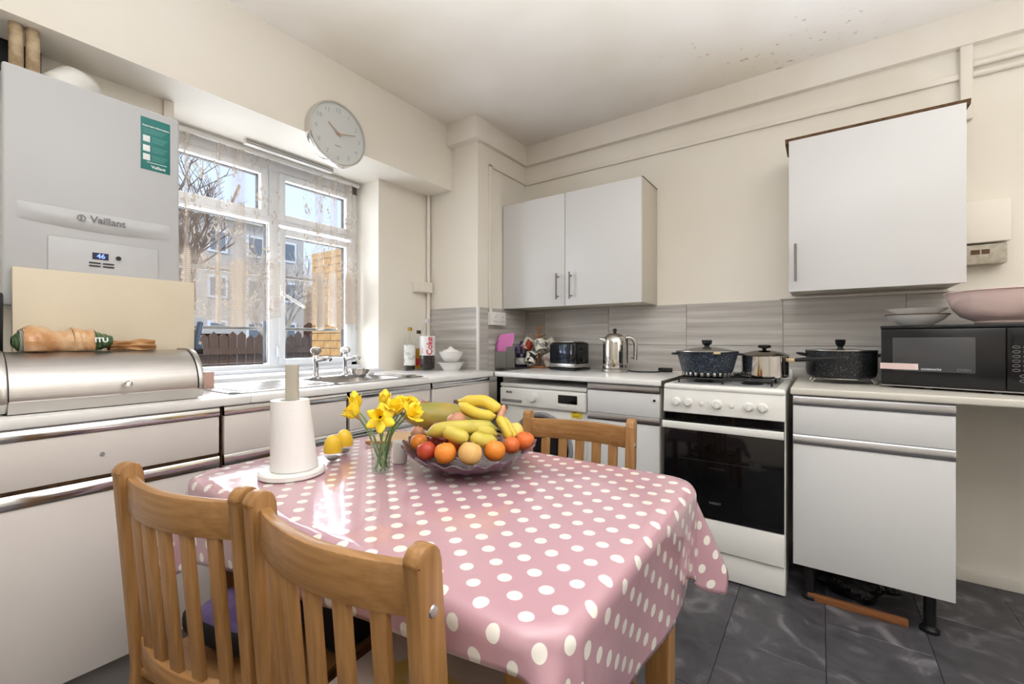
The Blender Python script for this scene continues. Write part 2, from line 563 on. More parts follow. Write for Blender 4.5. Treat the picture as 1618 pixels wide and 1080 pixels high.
# ---------------------------------------------------------------- window
win = struct(MB().box((XG - .035, WY0, WZ0), (XG + .035, WY0 + .045, SOF), bev=.004)
             .box((XG - .035, WY1 - .045, WZ0), (XG + .035, WY1, SOF), bev=.004)
             .box((XG - .035, WY0, WZ0), (XG + .035, WY1, WZ0 + .04), bev=.004)
             .box((XG - .035, WY0, SOF - .07), (XG + .035, WY1, SOF), bev=.004)
             .box((XG - .034, 1.212, WZ0), (XG + .034, 1.268, SOF), bev=.004)
             .box((XG - .033, WY0, 1.745), (XG + .033, WY1, 1.785), bev=.004).obj('window_1', 'upvc', local=True))
def pane(y0, y1, z0, z1, sash):
    x0, x1 = XG - .022, XG + .045
    if sash:
        b = .038
        MB().box((x0, y0 - b, z0 - b), (x1, y0, z1 + b), bev=.006).box((x0, y1, z0 - b), (x1, y1 + b, z1 + b), bev=.006) \
            .box((x0, y0 - .002, z0 - b), (x1, y1 + .002, z0), bev=.006).box((x0, y0 - .002, z1), (x1, y1 + .002, z1 + b), bev=.006).obj('sash_frame', 'upvc', win)
    g = .0035
    MB().box((XG - .012, y0, z0), (XG + .012, y0 + g, z1)).box((XG - .012, y1 - g, z0), (XG + .012, y1, z1)) \
        .box((XG - .012, y0, z0), (XG + .012, y1, z0 + g)).box((XG - .012, y0, z1 - g), (XG + .012, y1, z1)).obj('glazing_seal', 'seal', win, smooth=0)
    MB().box((XG - .003, y0 + .002, z0 + .002), (XG + .003, y1 - .002, z1 - .002)).obj('window_pane', 'window_glass', win, smooth=0)
pane(.785, 1.163, 1.806, 2.004, True)
pane(.75, 1.205, .955, 1.737, False)
pane(1.300, 1.695, 1.806, 2.002, True)
pane(1.300, 1.695, .975, 1.685, True)
h = MB().box((XG + .045, 1.262, 1.30), (XG + .062, 1.282, 1.40), bev=.004).box((XG + .058, 1.266, 1.335), (XG + .078, 1.278, 1.36), bev=.003)
h.tube([(XG + .07, 1.272, 1.345), (XG + .075, 1.29, 1.335), (XG + .075, 1.36, 1.295), (XG + .072, 1.40, 1.275)], .008, 8)
h.obj('window_handle', 'white_plastic', win)
MB().box((XG + .046, 1.245, .985), (XG + .06, 1.262, 1.05), bev=.004).obj('lock_plate', 'upvc', win)
for k, (y0, y1, z0, z1) in enumerate([(1.06, 1.115, 1.83, 1.95), (1.545, 1.59, 1.83, 1.92)]):
    MB().tube([(XG - .06 - .05 * 0, y0, z0), (XG - .10, y1, z1)], .011 if k == 0 else .006, 8, flat=(1, .5)).obj('window_stay', 'wood_dark' if k == 0 else 'grey_plastic', win)
for y0, y1 in ((.745, 1.21), (1.295, 1.70)):
    for z in (1.462, 1.150):
        MB().box((XG - .075, y0, z - .009), (XG - .06, y1, z + .009), bev=.003).obj('outside_bar', 'bar_grey', win)
struct(MB().box((XG + .03, WY0, WZ0 - .03), (XW + .03, WY1 + .012, WZ0), bev=.006).box((XG + .03, WY0, WZ0), (XG + .075, WY1, WZ0 + .018), bev=.004).obj('trim_3', 'upvc', local=True))

# ---------------------------------------------------------------- worktops
ZT, ZU = 0.887, 0.859
def worktop(name, label, x0, y0, x1, y1, m, front, core_end=None):
    t = thing(name, label, 'worktop', ((x0 + x1) / 2, (y0 + y1) / 2, ZU))
    b = MB().box((x0, y0, ZU), (x1, y1, ZT), bev=.006, seg=3)
    b.obj('slab', m, t)
    if core_end:
        MB().box((core_end - .002, y0 + .01, ZU + .002), (core_end + .003, y1, ZT - .002)).obj('raw_end', 'worktop_core', t)
    return t
XF = -1.655
wt_left = thing('worktop', 'long pale worktop under the window holding the sink and bread bin', 'worktop', (-1.97, .8, ZU))
SX0, SX1, SY0, SY1 = -2.165, -1.735, .70, 1.63       # sink cut-out
MB().box((XW, YR + .9, ZU), (XF, SY0 + .03, ZT), bev=.005).box((XW, SY1 - .03, ZU), (XF, YP - .01, ZT), bev=.005) \
    .box((SX1 - .03, SY0 + .03, ZU), (XF, SY1 - .03, ZT), bev=.005).box((XW, SY0 + .03, ZU), (SX0 + .03, SY1 - .03, ZT), bev=.005).obj('slab', 'worktop', wt_left)
MB().box((XF + .001, 2.134, ZU), (XF + .007, 2.214, ZT + .001)).obj('joint_strip', 'alu', wt_left)
worktop('worktop', 'pale worktop over the washing machine, under kettle and toaster', XF + .008, 2.135, -.632, YB - .009, 'worktop', 0, core_end=-.632)
wt_r = worktop('worktop', 'beige worktop on the right, under the microwave', -.103, 2.14, 1.25, YB - .009, 'worktop_right', 0, core_end=-.103)
MB().box((1.222, 2.17, 0), (1.240, YB - .02, ZU), bev=.002).obj('end_panel', 'cab_white', wt_r)

# ---------------------------------------------------------------- base cabinets of the window run
def strip_profile(x, z0, z1):
    return [(x - .014, z0), (x + .003, z0), (x + .004, z0 + .002), (x + .0005, z1 - .002), (x - .001, z1), (x - .014, z1)]
XD = XF - .018
def base_unit(label, y0, y1, knob=False, gap=0.0, sink=False):
    t = thing('base_cabinet', label, 'cabinet', (XD - .25, (y0 + y1) / 2, 0), group='base cabinets under the window worktop')
    zt_ = .69 if sink else ZU - .001
    MB().box((XW + .05, y0 + .002, .16), (XD - .018, y1 - .002, zt_)).obj('body', 'chip_edge', t, smooth=0)
    if sink:      # open top where the basin hangs in
        MB().box((XD - .036, y0 + .002, zt_), (XD - .018, y1 - .002, ZU - .001)).obj('front_rail', 'chip_edge', t, smooth=0)
    d = MB().box((XD - .018, y0 + .004, .690 + gap), (XD, y1 - .004, .824), bev=.002).obj('drawer_front', 'cab_cream', t)
    MB().prism(strip_profile(XD, .825, ZU - .002), 1, y0 + .003, y1 - .003).obj('handle_strip', 'chrome', d)
    if knob:
        MB().cyl((XD - .001, (y0 + y1) / 2 + .2, .76), (XD + .004, (y0 + y1) / 2 + .2, .76), .006, .005, 16).obj('screw_cap', 'grey_plastic', d)
    g = MB().box((XD - .018, y0 + .004, .155), (XD, y1 - .004, .652), bev=.002).obj('door', 'cab_cream', t)
    MB().prism(strip_profile(XD, .653, .689), 1, y0 + .003, y1 - .003).obj('handle_strip', 'chrome', g)
    for yy in (y0 + .06, y1 - .06):
        MB().lathe([(0, 0), (.028, 0), (.028, .012), (.016, .02), (.016, .165), (0, .165)], (XD - .10, yy, 0), 14).obj('leg', 'black_plastic', t)
    return t
base_unit('wide cream drawer cabinet beneath the bread bin at the left', -.36, .640, knob=True, gap=.010)
base_unit('cream base cabinet beneath the draining board, beside the wide drawer', .648, 1.129, sink=True)
base_unit('cream base cabinet beneath the taps, third from the left', 1.137, 1.623, sink=True)
base_unit('cream base cabinet nearest the washing machine corner', 1.631, 2.122)

mat('plinth_grey', (138, 134, 132), .6)
tag(MB().box((XD - .060, -.36, .0), (XD - .046, 2.12, .152), bev=.002).obj('plinth_board', 'plinth_grey'), 'grey plinth board set back under the window base cabinets', 'plinth')

# ---------------------------------------------------------------- cabinets along the back wall
YF = 2.158
def xstrip(y, z0, z1):
    return [(y + .014, z0), (y - .003, z0), (y - .004, z0 + .002), (y - .0005, z1 - .002), (y + .001, z1), (y + .014, z1)]
def back_unit(label, x0, x1, m, m2, zz, dirty=True):
    z_b, z_d, z_s, z_t = zz
    t = thing('base_cabinet', label, 'cabinet', ((x0 + x1) / 2, YF + .28, 0), group='base cabinets on the back wall')
    MB().box((x0 + .002, YF + .018, z_b + .004), (x1 - .002, YB - .03, ZU - .001)).obj('body', m2, t, smooth=0)
    d = MB().box((x0 + .003, YF, z_s), (x1 - .003, YF + .018, z_t), bev=.002).obj('drawer_front', m, t)
    MB().prism(xstrip(YF, z_t + .001, ZU - .002), 0, x0 + .003, x1 - .003).obj('handle_strip', 'alu', d)
    g = MB().box((x0 + .003, YF, z_b), (x1 - .003, YF + .018, z_d), bev=.002).obj('door', m, t)
    MB().prism(xstrip(YF, z_d + .001, z_s - .002), 0, x0 + .003, x1 - .003).obj('handle_strip', 'alu', g)
    for xx in (x0 + .06, x1 - .06):
        for yy in (YF + .07, YB - .12):
            MB().lathe([(0, 0), (.03, 0), (.03, .012), (.018, .022), (.018, z_b + .006), (0, z_b + .006)], (xx, yy, 0), 16).obj('leg', 'black_plastic', t)
    return t, d
t, d = back_unit('narrow white drawer cabinet between washing machine and cooker', -1.030, -.640, 'cab_white', 'carcass', (.158, .662, .70, .818))
MB().cyl((-.668, YF, .785), (-.668, YF - .006, .785), .006, n=14).obj('screw_hole', 'dark', d)
back_unit('white drawer cabinet on black legs under the microwave worktop', -.097, .392, 'cab_white', 'carcass', (.155, .655, .695, .815))

# things on the floor under that cabinet
def crumple(name, c, s, m, label, cat, seed):
    rnd = random.Random(seed)
    b = MB()
    ph = [rnd.uniform(0, 6) for _ in range(6)]
    def fn(q):
        k = 1 + .13 * math.sin(q.x * 60 / s[0] * .06 + ph[0]) + .10 * math.sin(q.y * 40 + ph[1] + q.x * 31) + .08 * math.sin(q.z * 70 + q.x * 45 + ph[2])
        return Vector((q.x * k, q.y * k, max(q.z * k, -s[2] * .98)))
    b.ball((c[0], c[1], c[2] + s[2] * .98), 1, 36, 18, sq=s, fn=fn)
    return tag(b.obj(name, m, smooth=25), label, cat)
mat('bin_bag', (14, 14, 17), 0.25, bump=(45, 1.0, 0.02))
crumple('bin_bag', (.10, YF + .22, 0), (.17, .12, .070), 'bin_bag', 'crumpled black plastic bag under the right base cabinet', 'bag', 3)
wood('plank_wood', (150, 98, 60), (124, 76, 44), axis=0)
tag(MB().box((-.045, YF + .045, .0), (.27, YF + .062, .028), bev=.002).obj('wood_strip', 'plank_wood'), 'thin brown wooden strip on the floor before the black bag', 'strip')

# wall cabinets
mat('steel_handle', (128, 120, 116), .3, 1.0)
def bar_handle(x, z0, z1, y, parent):
    b = MB().cyl((x, y - .03, z0), (x, y - .03, z1), .0055, n=14)
    for z in (z0 + .022, z1 - .022):
        b.cyl((x, y, z), (x, y - .03, z), .0045, n=10)
    b.obj('bar_handle', 'steel_handle', parent)
t = thing('wall_cabinet', 'white double-door wall cabinet in the corner above the toaster', 'cabinet', (-1.35, 2.64, 1.31))
MB().box((-1.846, 2.512, 1.306), (-.847, YB - .001, 2.036), bev=.001).obj('body', 'carcass', t)
MB().box((-1.846, 2.514, 2.036), (-.845, YB - .001, 2.040)).obj('top_edge', 'chip_edge', t)
for (a, b_, hx) in ((-1.842, -1.349, -1.395), (-1.345, -.847, -1.300)):
    d = MB().box((a, 2.492, 1.304), (b_, 2.511, 2.032), bev=.002).obj('door', 'cab_white', t)
    bar_handle(hx, 1.345, 1.515, 2.492, d)
t = thing('wall_cabinet', 'white single-door wall cabinet hanging above the microwave', 'cabinet', (.18, 2.64, 1.31))
MB().box((-.126, 2.512, 1.322), (.480, YB - .001, 2.040), bev=.001).obj('body', 'carcass', t)
MB().prism([(2.514, 2.040), (2.506, 2.060), (2.70, 2.064), (2.70, 2.040)], 0, -.142, .496).obj('top_edge', 'chip_edge', t)
d = MB().box((-.126, 2.492, 1.316), (.480, 2.511, 2.042), bev=.002).obj('door', 'cab_white', t)
bar_handle(-.098, 1.362, 1.540, 2.492, d)

# ---------------------------------------------------------------- washing machine
t = thing('washing_machine', 'white front-loading washing machine with grey door ring in the corner', 'appliance', (-1.335, 2.45, 0))
wx0, wx1, wy = -1.632, -1.040, 2.168
MB().box((wx0, wy + .02, .012), (wx1, YB - .06, .795), bev=.008).obj('body', 'white_enamel', t)
MB().box((wx0, wy + .008, .797), (wx1, YB - .05, .821), bev=.008).obj('top_lid', 'white_plastic', t)
pn = MB().box((wx0 + .002, wy, .684), (wx1 - .002, wy + .03, .794), bev=.012, seg=3).obj('control_panel', 'white_plastic', t)
MB().box((wx0 + .02, wy - .004, .706), (wx0 + .17, wy + .004, .724), bev=.004).obj('drawer_grip', 'grey_plastic', pn)
MB().lathe([(0, .022), (.024, .022), (.028, .012), (.03, 0)], (-1.382, wy, .748), 28, Matrix.Rotation(R(90), 4, 'X')).obj('program_dial', 'white_plastic', pn)
MB().box((-1.215, wy - .003, .726), (-1.095, wy + .004, .774), bev=.002).obj('display', 'black_gloss', pn)
for k in range(6):
    MB().cyl((-1.205 + k * .021, wy + .002, .711), (-1.205 + k * .021, wy - .004, .711), .0055, n=12).obj('button', 'white_plastic', pn)
text('BUSH', .018, 'logo', 'text_dark', pn, (-1.555, wy - .0012, .766), (1, 0, 0), (0, 0, 1), bold=.0006)
MX = Matrix.Rotation(R(90), 4, 'X')
MB().lathe([(.175, 0), (.182, .012), (.196, .016), (.205, .008), (.206, 0)], (-1.335, wy + .02, .455), 48, MX).obj('door_ring', 'grey_plastic', t)
MB().lathe([(0, .012), (.09, .016), (.15, .02), (.176, .01), (.178, 0)], (-1.335, wy + .02, .455), 48, MX).obj('door_glass', 'black_gloss', t)
MB().box((-1.140, wy + .016, .650), (-1.075, wy + .0195, .690)).obj('yellow_sticker', mat('sticker_yellow', (238, 208, 52), .4), t)
text('Bigger', .013, 'sticker_text', 'text_dark', t, (-1.120, wy + .0155, .680), (1, 0, 0), (0, 0, 1))
text('dry load', .011, 'sticker_text', 'text_dark', t, (-1.112, wy + .0155, .660), (1, 0, 0), (0, 0, 1))
# dark sheet painted in as the shade of the void left of the machine
tag(MB().box((XF - .02, 2.20, .02), (wx0 - .004, 2.215, ZU - .003)).obj('gap_shade_sheet', 'dark'), 'dark sheet standing in for the shaded gap between corner cabinet and washing machine', 'panel')

# ---------------------------------------------------------------- cooker
cx0, cx1, cy0 = -.620, -.120, 2.138
t = thing('cooker', 'white freestanding gas cooker with black glass oven door', 'cooker', (-.37, 2.44, 0))
MB().box((cx0, cy0 + .03, .0), (cx1, YB - .06, .855), bev=.006).obj('body', 'white_enamel', t)
hob = MB()
hob.box((cx0 - .002, cy0 + .006, .846), (cx1 + .002, YB - .045, .876), bev=.014, seg=4)
hob = hob.obj('hob_top', 'white_enamel', t)
MB().box((cx0 + .035, cy0 + .05, .8755), (cx1 - .035, YB - .09, .879), bev=.0015).obj('hob_well', 'grey_plastic', hob)
pn = MB().prism([(cy0 + .030, .740), (cy0 + .002, .742), (cy0 + .012, .852), (cy0 + .03, .856)], 0, cx0, cx1, bev=.003).obj('control_panel', 'white_enamel', t)
slope = math.atan2(.010, .11)
def knob(px, z, r, l, name='control_knob'):
    y = cy0 + .002 + .010 * (z - .742) / .11
    M = Matrix.Rotation(R(90) - slope, 4, 'X')
    b = MB().lathe([(0, l), (r * .72, l), (r * .85, l * .85), (r, l * .25), (r * 1.15, 0)], (px, y + .002, z), 26, M)
    if r > .012:
        b.box((-.004, -r * .85, l * .85), (.004, r * .85, l * 1.25), bev=.002, mtx=Matrix.Translation((px, y + .002, z)) @ M)
    b.obj(name, 'white_plastic', pn)
for px, r in ((-.560, .019), (-.507, .019), (-.383, .021), (-.255, .019), (-.203, .019)):
    knob(px, .792, r, .024)
for px in (-.447, -.321):
    knob(px, .790, .009, .010, 'push_button')
MB().box((cx0 + .004, cy0 + .012, .706), (cx1 - .004, cy0 + .03, .738)).obj('vent_band', 'black_gloss', t)
od = MB().box((cx0 + .004, cy0, .272), (cx1 - .004, cy0 + .028, .704), bev=.003).obj('oven_door', 'black_gloss', t)
MB().prism([(cy0 - .030, .672), (cy0 - .034, .682), (cy0 - .030, .700), (cy0 - .018, .703), (cy0 - .018, .672)], 0, cx0 + .004, cx1 - .004).obj('door_handle', 'white_plastic', od)
for xx in (cx0 + .03, cx1 - .03):
    MB().box((xx - .012, cy0 - .02, .676), (xx + .012, cy0, .698)).obj('handle_bracket', 'white_plastic', od)
mat('oven_rack', (92, 84, 70), .35, 1.0)
MB().box((cx0 + .07, cy0 - .0012, .530), (cx1 - .07, cy0 + .001, .5325)).box((cx0 + .20, cy0 - .0012, .500), (cx0 + .27, cy0 + .001, .504)).obj('oven_shelf_line', 'oven_rack', od)
text('INDESIT', .014, 'logo', 'text_grey', od, ((cx0 + cx1) / 2 - .02, cy0 - .0008, .345), (1, 0, 0), (0, 0, 1))
MB().box((cx0 + .003, cy0 + .002, .132), (cx1 - .003, cy0 + .03, .269), bev=.003).obj('lower_panel', 'white_enamel', t)
MB().box((cx0 + .003, cy0 + .016, .008), (cx1 - .003, cy0 + .032, .128), bev=.003).obj('storage_drawer', 'white_enamel', t)
gr = MB()
for xx in (cx0 + .055, cx0 + .15, cx0 + .25, cx0 + .35, cx1 - .055):
    gr.tube([(xx, cy0 + .07, .904), (xx, YB - .12, .904)], .0045, 8)
for yy in (cy0 + .07, cy0 + .16, cy0 + .28, cy0 + .40, YB - .12):
    gr.tube([(cx0 + .055, yy, .901), (cx1 - .055, yy, .901)], .0045, 8)
for xx in (cx0 + .055, cx1 - .055, cx0 + .25):
    for yy in (cy0 + .07, cy0 + .28, YB - .12):
        gr.cyl((xx, yy, .878), (xx, yy, .903), .004, n=8)
gr.obj('pan_support', 'black_plastic', t)
for xx in (cx0 + .15, cx1 - .14):
    for yy, rr in ((cy0 + .16, .036), (cy0 + .40, .046)):
        MB().lathe([(rr * 1.25, 0), (rr * 1.25, .006), (rr, .008), (rr, .014), (rr * .9, .018), (0, .018)], (xx, yy, .878), 24).obj('burner', 'black_plastic', t)
for xx in (cx0 + .03, cx1 - .03):
    MB().box((xx - .03, YB - .075, .876), (xx + .03, YB - .05, .93), bev=.004).obj('lid_hinge', 'white_enamel', t)

# ---------------------------------------------------------------- boiler and what hangs around it
bx = -1.956
t = thing('boiler', 'white wall-hung gas boiler with a green label beside the window', 'boiler', (-2.13, .39, 1.185))
by0, by1, bz0, bz1 = .178, .612, 1.185, 1.905
mat('boiler_white', (194, 194, 196), .35)
MB().box((XW + .001, by0 + .004, bz0 + .01), (bx - .02, by1 - .004, bz1 - .004), bev=.004).obj('case', 'boiler_white', t)
fr_ = MB().box((bx - .02, by0, bz0), (bx, by1, bz1), bev=.008, seg=3).obj('front_panel', 'boiler_white', t)
fl = MB()
fl.grid(lambda a, b: (bx + .0015 + .010 * math.sin(pi * b) * math.sin(pi * a) ** .5, by0 + .03 + (by1 - by0 - .06) * a, 1.452 + .05 * b - .012 * math.sin(pi * a) * (1 - b)), 24, 8)
fl.obj('front_swell', 'boiler_white', fr_)
ct = MB().box((bx, by0 + .093, bz0 + .01), (bx + .005, by1 - .065, 1.410), bev=.003).obj('control_flap', 'boiler_white', fr_)
ds = MB().box((bx + .0052, .372, 1.350), (bx + .0062, .412, 1.372)).obj('display', mat('lcd', (18, 20, 60), .2), ct)
text('46', .021, 'display_digits', mat('lcd_digits', (120, 150, 255), .4, emit=((110, 140, 255), 1.6)).name, ds, (bx + .0068, .393, 1.361), (0, 1, 0), (0, 0, 1), bold=.0004)
MB().cyl((bx + .005, .437, 1.361), (bx + .009, .437, 1.361), .007, n=16).obj('button', 'text_dark', ct)
for yy in (.378, .412):
    for zz in (1.338, 1.328):
        MB().box((bx + .005, yy - .014, zz - .002), (bx + .0075, yy + .014, zz + .002)).obj('key', 'text_dark', ct)
text('Vaillant', .030, 'logo', 'text_grey', fr_, (bx + .0135, .410, 1.478), (0, 1, 0), (0, 0, 1), bold=.0006)
MB().lathe([(.010, 0), (.0105, .001), (.008, .001), (.0078, 0)], (bx + .0128, .345, 1.478), 22, Matrix.Rotation(R(90), 4, 'Y')).obj('logo_ring', 'text_grey', fr_)
MB().box((bx + .0115, .343, 1.470), (bx + .0135, .347, 1.486)).obj('logo_mark', 'text_grey', fr_)
lb = MB().box((bx, .498, 1.690), (bx + .0012, .583, 1.905 - .030), bev=.0004).obj('green_label', mat('label_green', (34, 122, 118), .4), fr_)
text('Important information', .0085, 'label_title', 'text_white', lb, (bx + .0018, .541, 1.846), (0, 1, 0), (0, 0, 1), bold=.0002)
mat('label_pale', (110, 178, 172), .5)
for k in range(3):
    MB().box((bx + .001, .505, 1.834 - k * .006), (bx + .0018, .572 - k * .006, 1.8355 - k * .006)).obj('label_line', 'label_pale', lb)
for k, zz in enumerate((1.800, 1.766, 1.735)):
    MB().box((bx + .001, .504, zz - .011), (bx + .0018, .524, zz + .011), bev=.0003).obj('label_icon', 'text_white', lb)
    for q in range(3):
        MB().box((bx + .001, .530, zz + .006 - q * .007), (bx + .0018, .574 - q * .005, zz + .0078 - q * .007)).obj('label_line', 'label_pale', lb)
text('Vaillant', .014, 'label_logo', 'text_white', lb, (bx + .0018, .548, 1.703), (0, 1, 0), (0, 0, 1), bold=.0004)
MB().box((bx + .001, .515, 1.7165), (bx + .0018, .573, 1.7185)).obj('label_line', 'text_white', lb)
# flue elbow and old pipes above it
t = thing('flue_pipe', 'white flue elbow rising behind the top of the boiler', 'pipe', (-2.16, .36, 1.9))
MB().tube([(-2.13, .33, 1.906), (-2.13, .335, 1.955), (-2.15, .36, 1.985), (-2.19, .385, 2.0), (-2.306, .40, 2.0)], .055, 22).obj('elbow', 'white_plastic', t)
MB().lathe([(.058, 0), (.064, .006), (.064, .03), (.058, .036)], (-2.13, .33, 1.906), 26).obj('collar', 'white_plastic', t)
mat('old_pipe', (196, 176, 146), .6, noise=(30, (150, 124, 92)))
for yy, lb_ in ((.225, 'old cream pipe above the boiler nearest the picture edge'), (.262, 'old cream pipe above the boiler closer to the flue')):
    tag(MB().tube([(-2.13, yy, 1.905), (-2.13, yy, 2.06), (-2.14, yy, SOF)], .017, 16).obj('heating_pipe', 'old_pipe'), lb_, 'pipe', 'old pipes above the boiler')
tag(MB().box((XW, -.25, 1.95), (XW + .03, .30, SOF - .002)).obj('dark_wall_panel', 'dark'), 'dark patch of wall behind the pipes', 'panel')  # near-black panel set on the wall behind the pipes
tag(MB().box((XW, .66, 1.20), (XW + .022, .695, SOF - .001), bev=.003).obj('wall_batten', 'trim_paint'), 'cream painted batten between boiler and window', 'batten')

# ---------------------------------------------------------------- wall clock
mat('text_pale', (156, 156, 160), .5)
cc = Vector((XS, 1.325, 2.150)); cr_ = .162
t = thing('wall_clock', 'round white wall clock with silver rim on the beam above the window', 'clock', (XS, 1.325, 1.988))
MY = Matrix.Rotation(R(90), 4, 'Y')
MB().lathe([(cr_ - .012, 0), (cr_ - .002, 0), (cr_, .006), (cr_, .044), (cr_ - .003, .049), (cr_ - .008, .049), (cr_ - .010, .040)], cc, 64, MY).obj('rim', 'steel_polished', t)
face = MB().lathe([(0, .038), (cr_ - .009, .038)], cc, 64, MY).obj('dial', mat('dial', (226, 226, 226), .6), t)
for k in range(1, 13):
    a = R(90 - 30 * k)
    text(str(k), .033, 'numeral', 'text_pale', face, cc + Vector((.0385, math.cos(a) * .122, math.sin(a) * .122)), (0, 1, 0), (0, 0, 1), ext=.0004, bold=-.0006)
text('QUARTZ', .009, 'dial_text', 'text_grey', face, cc + Vector((.0385, 0, -.062)), (0, 1, 0), (0, 0, 1))
def hand(ang, ln, wd, nm, off):
    a = R(90 - ang)
    d = Vector((0, math.cos(a), math.sin(a)))
    MB().tube([cc + Vector((off, 0, 0)) - d * .015, cc + Vector((off, 0, 0)) + d * ln], [wd, wd * .6], 8).obj(nm, 'rose_gold', t)
hand(306, .072, .0032, 'hour_hand', .044)
hand(76, .100, .0026, 'minute_hand', .046)
MB().lathe([(.007, 0), (.007, .008), (0, .008)], cc + Vector((.040, 0, 0)), 20, MY).obj('hub', 'rose_gold', t)
MB().lathe([(0, .0472), (cr_ - .008, .0472)], cc, 64, MY).obj('cover_glass', 'clear_plastic', t)

# ---------------------------------------------------------------- pipes, trunking, sockets
def trunk(label, pts, w=.012, d=.012, name='cable_trunking', m='trim_paint'):
    b = MB()
    for a, c in zip(pts, pts[1:]):
        a = Vector(a); c = Vector(c)
        lo = Vector((min(a.x, c.x) - w, min(a.y, c.y) - d, min(a.z, c.z) - w)); hi = Vector((max(a.x, c.x) + w, max(a.y, c.y) + d, max(a.z, c.z) + w))
        b.box(lo, hi, bev=.003)
    return tag(b.obj(name, m), label, 'trunking')
trunk('long cream cable trunking along the back wall below the cornice', [(XP + .012, YB - .008, 2.272), (.50, YB - .008, 2.272)], .013, .008)
trunk('cream cable trunking down the pillar side into the double socket', [(XP + .008, YB - .03, 2.272), (XP + .008, 2.345, 2.272), (XP + .008, 2.345, 1.27)], .008, .013)
trunk('short vertical cream boxing above the single-door wall cabinet', [(.532, YB - .014, 2.387), (.532, YB - .014, 2.09)], .020, .014)
for zz, lb_ in ((2.312, 'upper of the two thin cream pipes right of the vertical boxing'), (2.268, 'lower of the two thin cream pipes right of the vertical boxing')):
    tag(MB().cyl((.553, YB - .013, zz), (XR - .001, YB - .013, zz), .0125, n=14).obj('copper_pipe', 'trim_paint'), lb_, 'pipe')
tag(MB().cyl((XW + .016, YP - .022, ZT), (XW + .016, YP - .022, SOF), .013, n=14).obj('riser_pipe', 'trim_paint'), 'cream vertical pipe in the corner right of the window', 'pipe')
t = thing('junction_box', 'cream junction box on the corner pipe right of the window', 'box', (-2.27, 2.13, 1.43))
MB().box((XW, 2.06, 1.415), (XW + .055, 2.20, 1.49), bev=.004).obj('base', 'trim_paint', t)
MB().box((XW + .055, 2.062, 1.417), (XW + .060, 2.198, 1.488), bev=.002).obj('cover', 'trim_paint', t)
t = thing('wall_socket', 'white double wall socket on the pillar tiles', 'socket', (XP + .02, 2.40, 1.185))
MB().box((XP + .009, 2.318, 1.186), (XP + .042, 2.470, 1.272), bev=.003).obj('back_box', 'white_plastic', t)
pl = MB().box((XP + .042, 2.316, 1.184), (XP + .048, 2.472, 1.274), bev=.002).obj('face_plate', 'white_plastic', t)
for y0 in (2.356, 2.432):
    for (dy, dz, a, b_) in ((0, .018, .002, .005), (-.012, -.012, .004, .002), (.012, -.012, .004, .002)):
        MB().box((XP + .0475, y0 + dy - a, 1.222 + dz - b_), (XP + .0487, y0 + dy + a, 1.222 + dz + b_)).obj('pin_hole', 'text_dark', pl)
    MB().box((XP + .047, y0 + .010, 1.250), (XP + .052, y0 + .022, 1.265), bev=.001).obj('rocker_switch', 'white_plastic', pl)
t = thing('meter_box', 'cream electric meter box on the wall right of the cabinet', 'box', (.55, 2.75, 1.50))
MB().box((.445, YB - .085, 1.505), (.655, YB - .001, 1.684), bev=.005).obj('cover', 'paint', t)
mat('fuse_grey', (190, 184, 170), .5, noise=(40, (168, 158, 140)))
t = thing('fuse_box', 'grey fuse box with a dirty label below the meter box', 'box', (.55, 2.75, 1.41))
MB().box((.445, YB - .075, 1.412), (.645, YB - .001, 1.498), bev=.005).obj('case', 'fuse_grey', t)
MB().box((.535, YB - .077, 1.455), (.563, YB - .0745, 1.475)).box((.568, YB - .077, 1.455), (.592, YB - .0745, 1.475)).obj('worn_label', 'wood_dark', t)

# ---------------------------------------------------------------- left worktop: bread bin, board, bread
t = thing('bread_bin', 'stainless steel roll-top bread bin on the worktop at the left', 'bread bin', (-1.80, .375, ZT))
ny = 2
def binprof(r, n=16, x0=-1.905, ex=0.0):
    # back vertical, top flat then a quarter round to the front
    pts = [(x0, ZT + .004), (x0, ZT + .163 + ex)]
    pts += [(-1.835 + .125 * math.sin(a) * (1 + ex * 6), ZT + .048 + (.115 + ex) * math.cos(a)) for a in [pi / 2 * i / n for i in range(n + 1)]]
    pts += [(-1.710 + ex * .6, ZT + .030), (-1.722, ZT + .006)]
    return pts
MB().prism(binprof(0), 1, .165, .590).obj('lid', 'brushed', t)
for y0, y1 in ((.150, .166), (.589, .605)):
    e = MB().prism(binprof(0, ex=.006), 1, y0, y1, bev=.002).obj('end_cap', 'steel', t)
    s_ = y1 if y0 < .3 else y0
    MB().prism(binprof(0, ex=.0015), 1, s_ - .0025, s_ + .0025).obj('rubber_line', 'dark', e)
MB().prism([(-1.714, ZT + .003), (-1.7035, ZT + .034), (-1.712, ZT + .038), (-1.725, ZT + .003)], 1, .166, .589).obj('base_rail', 'steel', t)
MB().lathe([(.004, 0), (.004, .012), (.009, .016), (.010, .022), (.006, .027), (0, .028)], (-1.712, .402, ZT + .062), 20, Matrix.Rotation(R(80), 4, 'Y')).obj('knob', 'steel_polished', t)

mat('panel_cream', (222, 209, 186), .5, noise=(3, (216, 202, 178)))
tag(MB().box((-1.945, .196, ZT), (-1.927, .650, 1.300), bev=.002).obj('cream_board', 'panel_cream'), 'large cream board standing upright behind the bread bin', 'board')
mat('paper_brown', (196, 150, 104), .7, noise=(18, (166, 118, 74)), bump=(40, .5, .01))

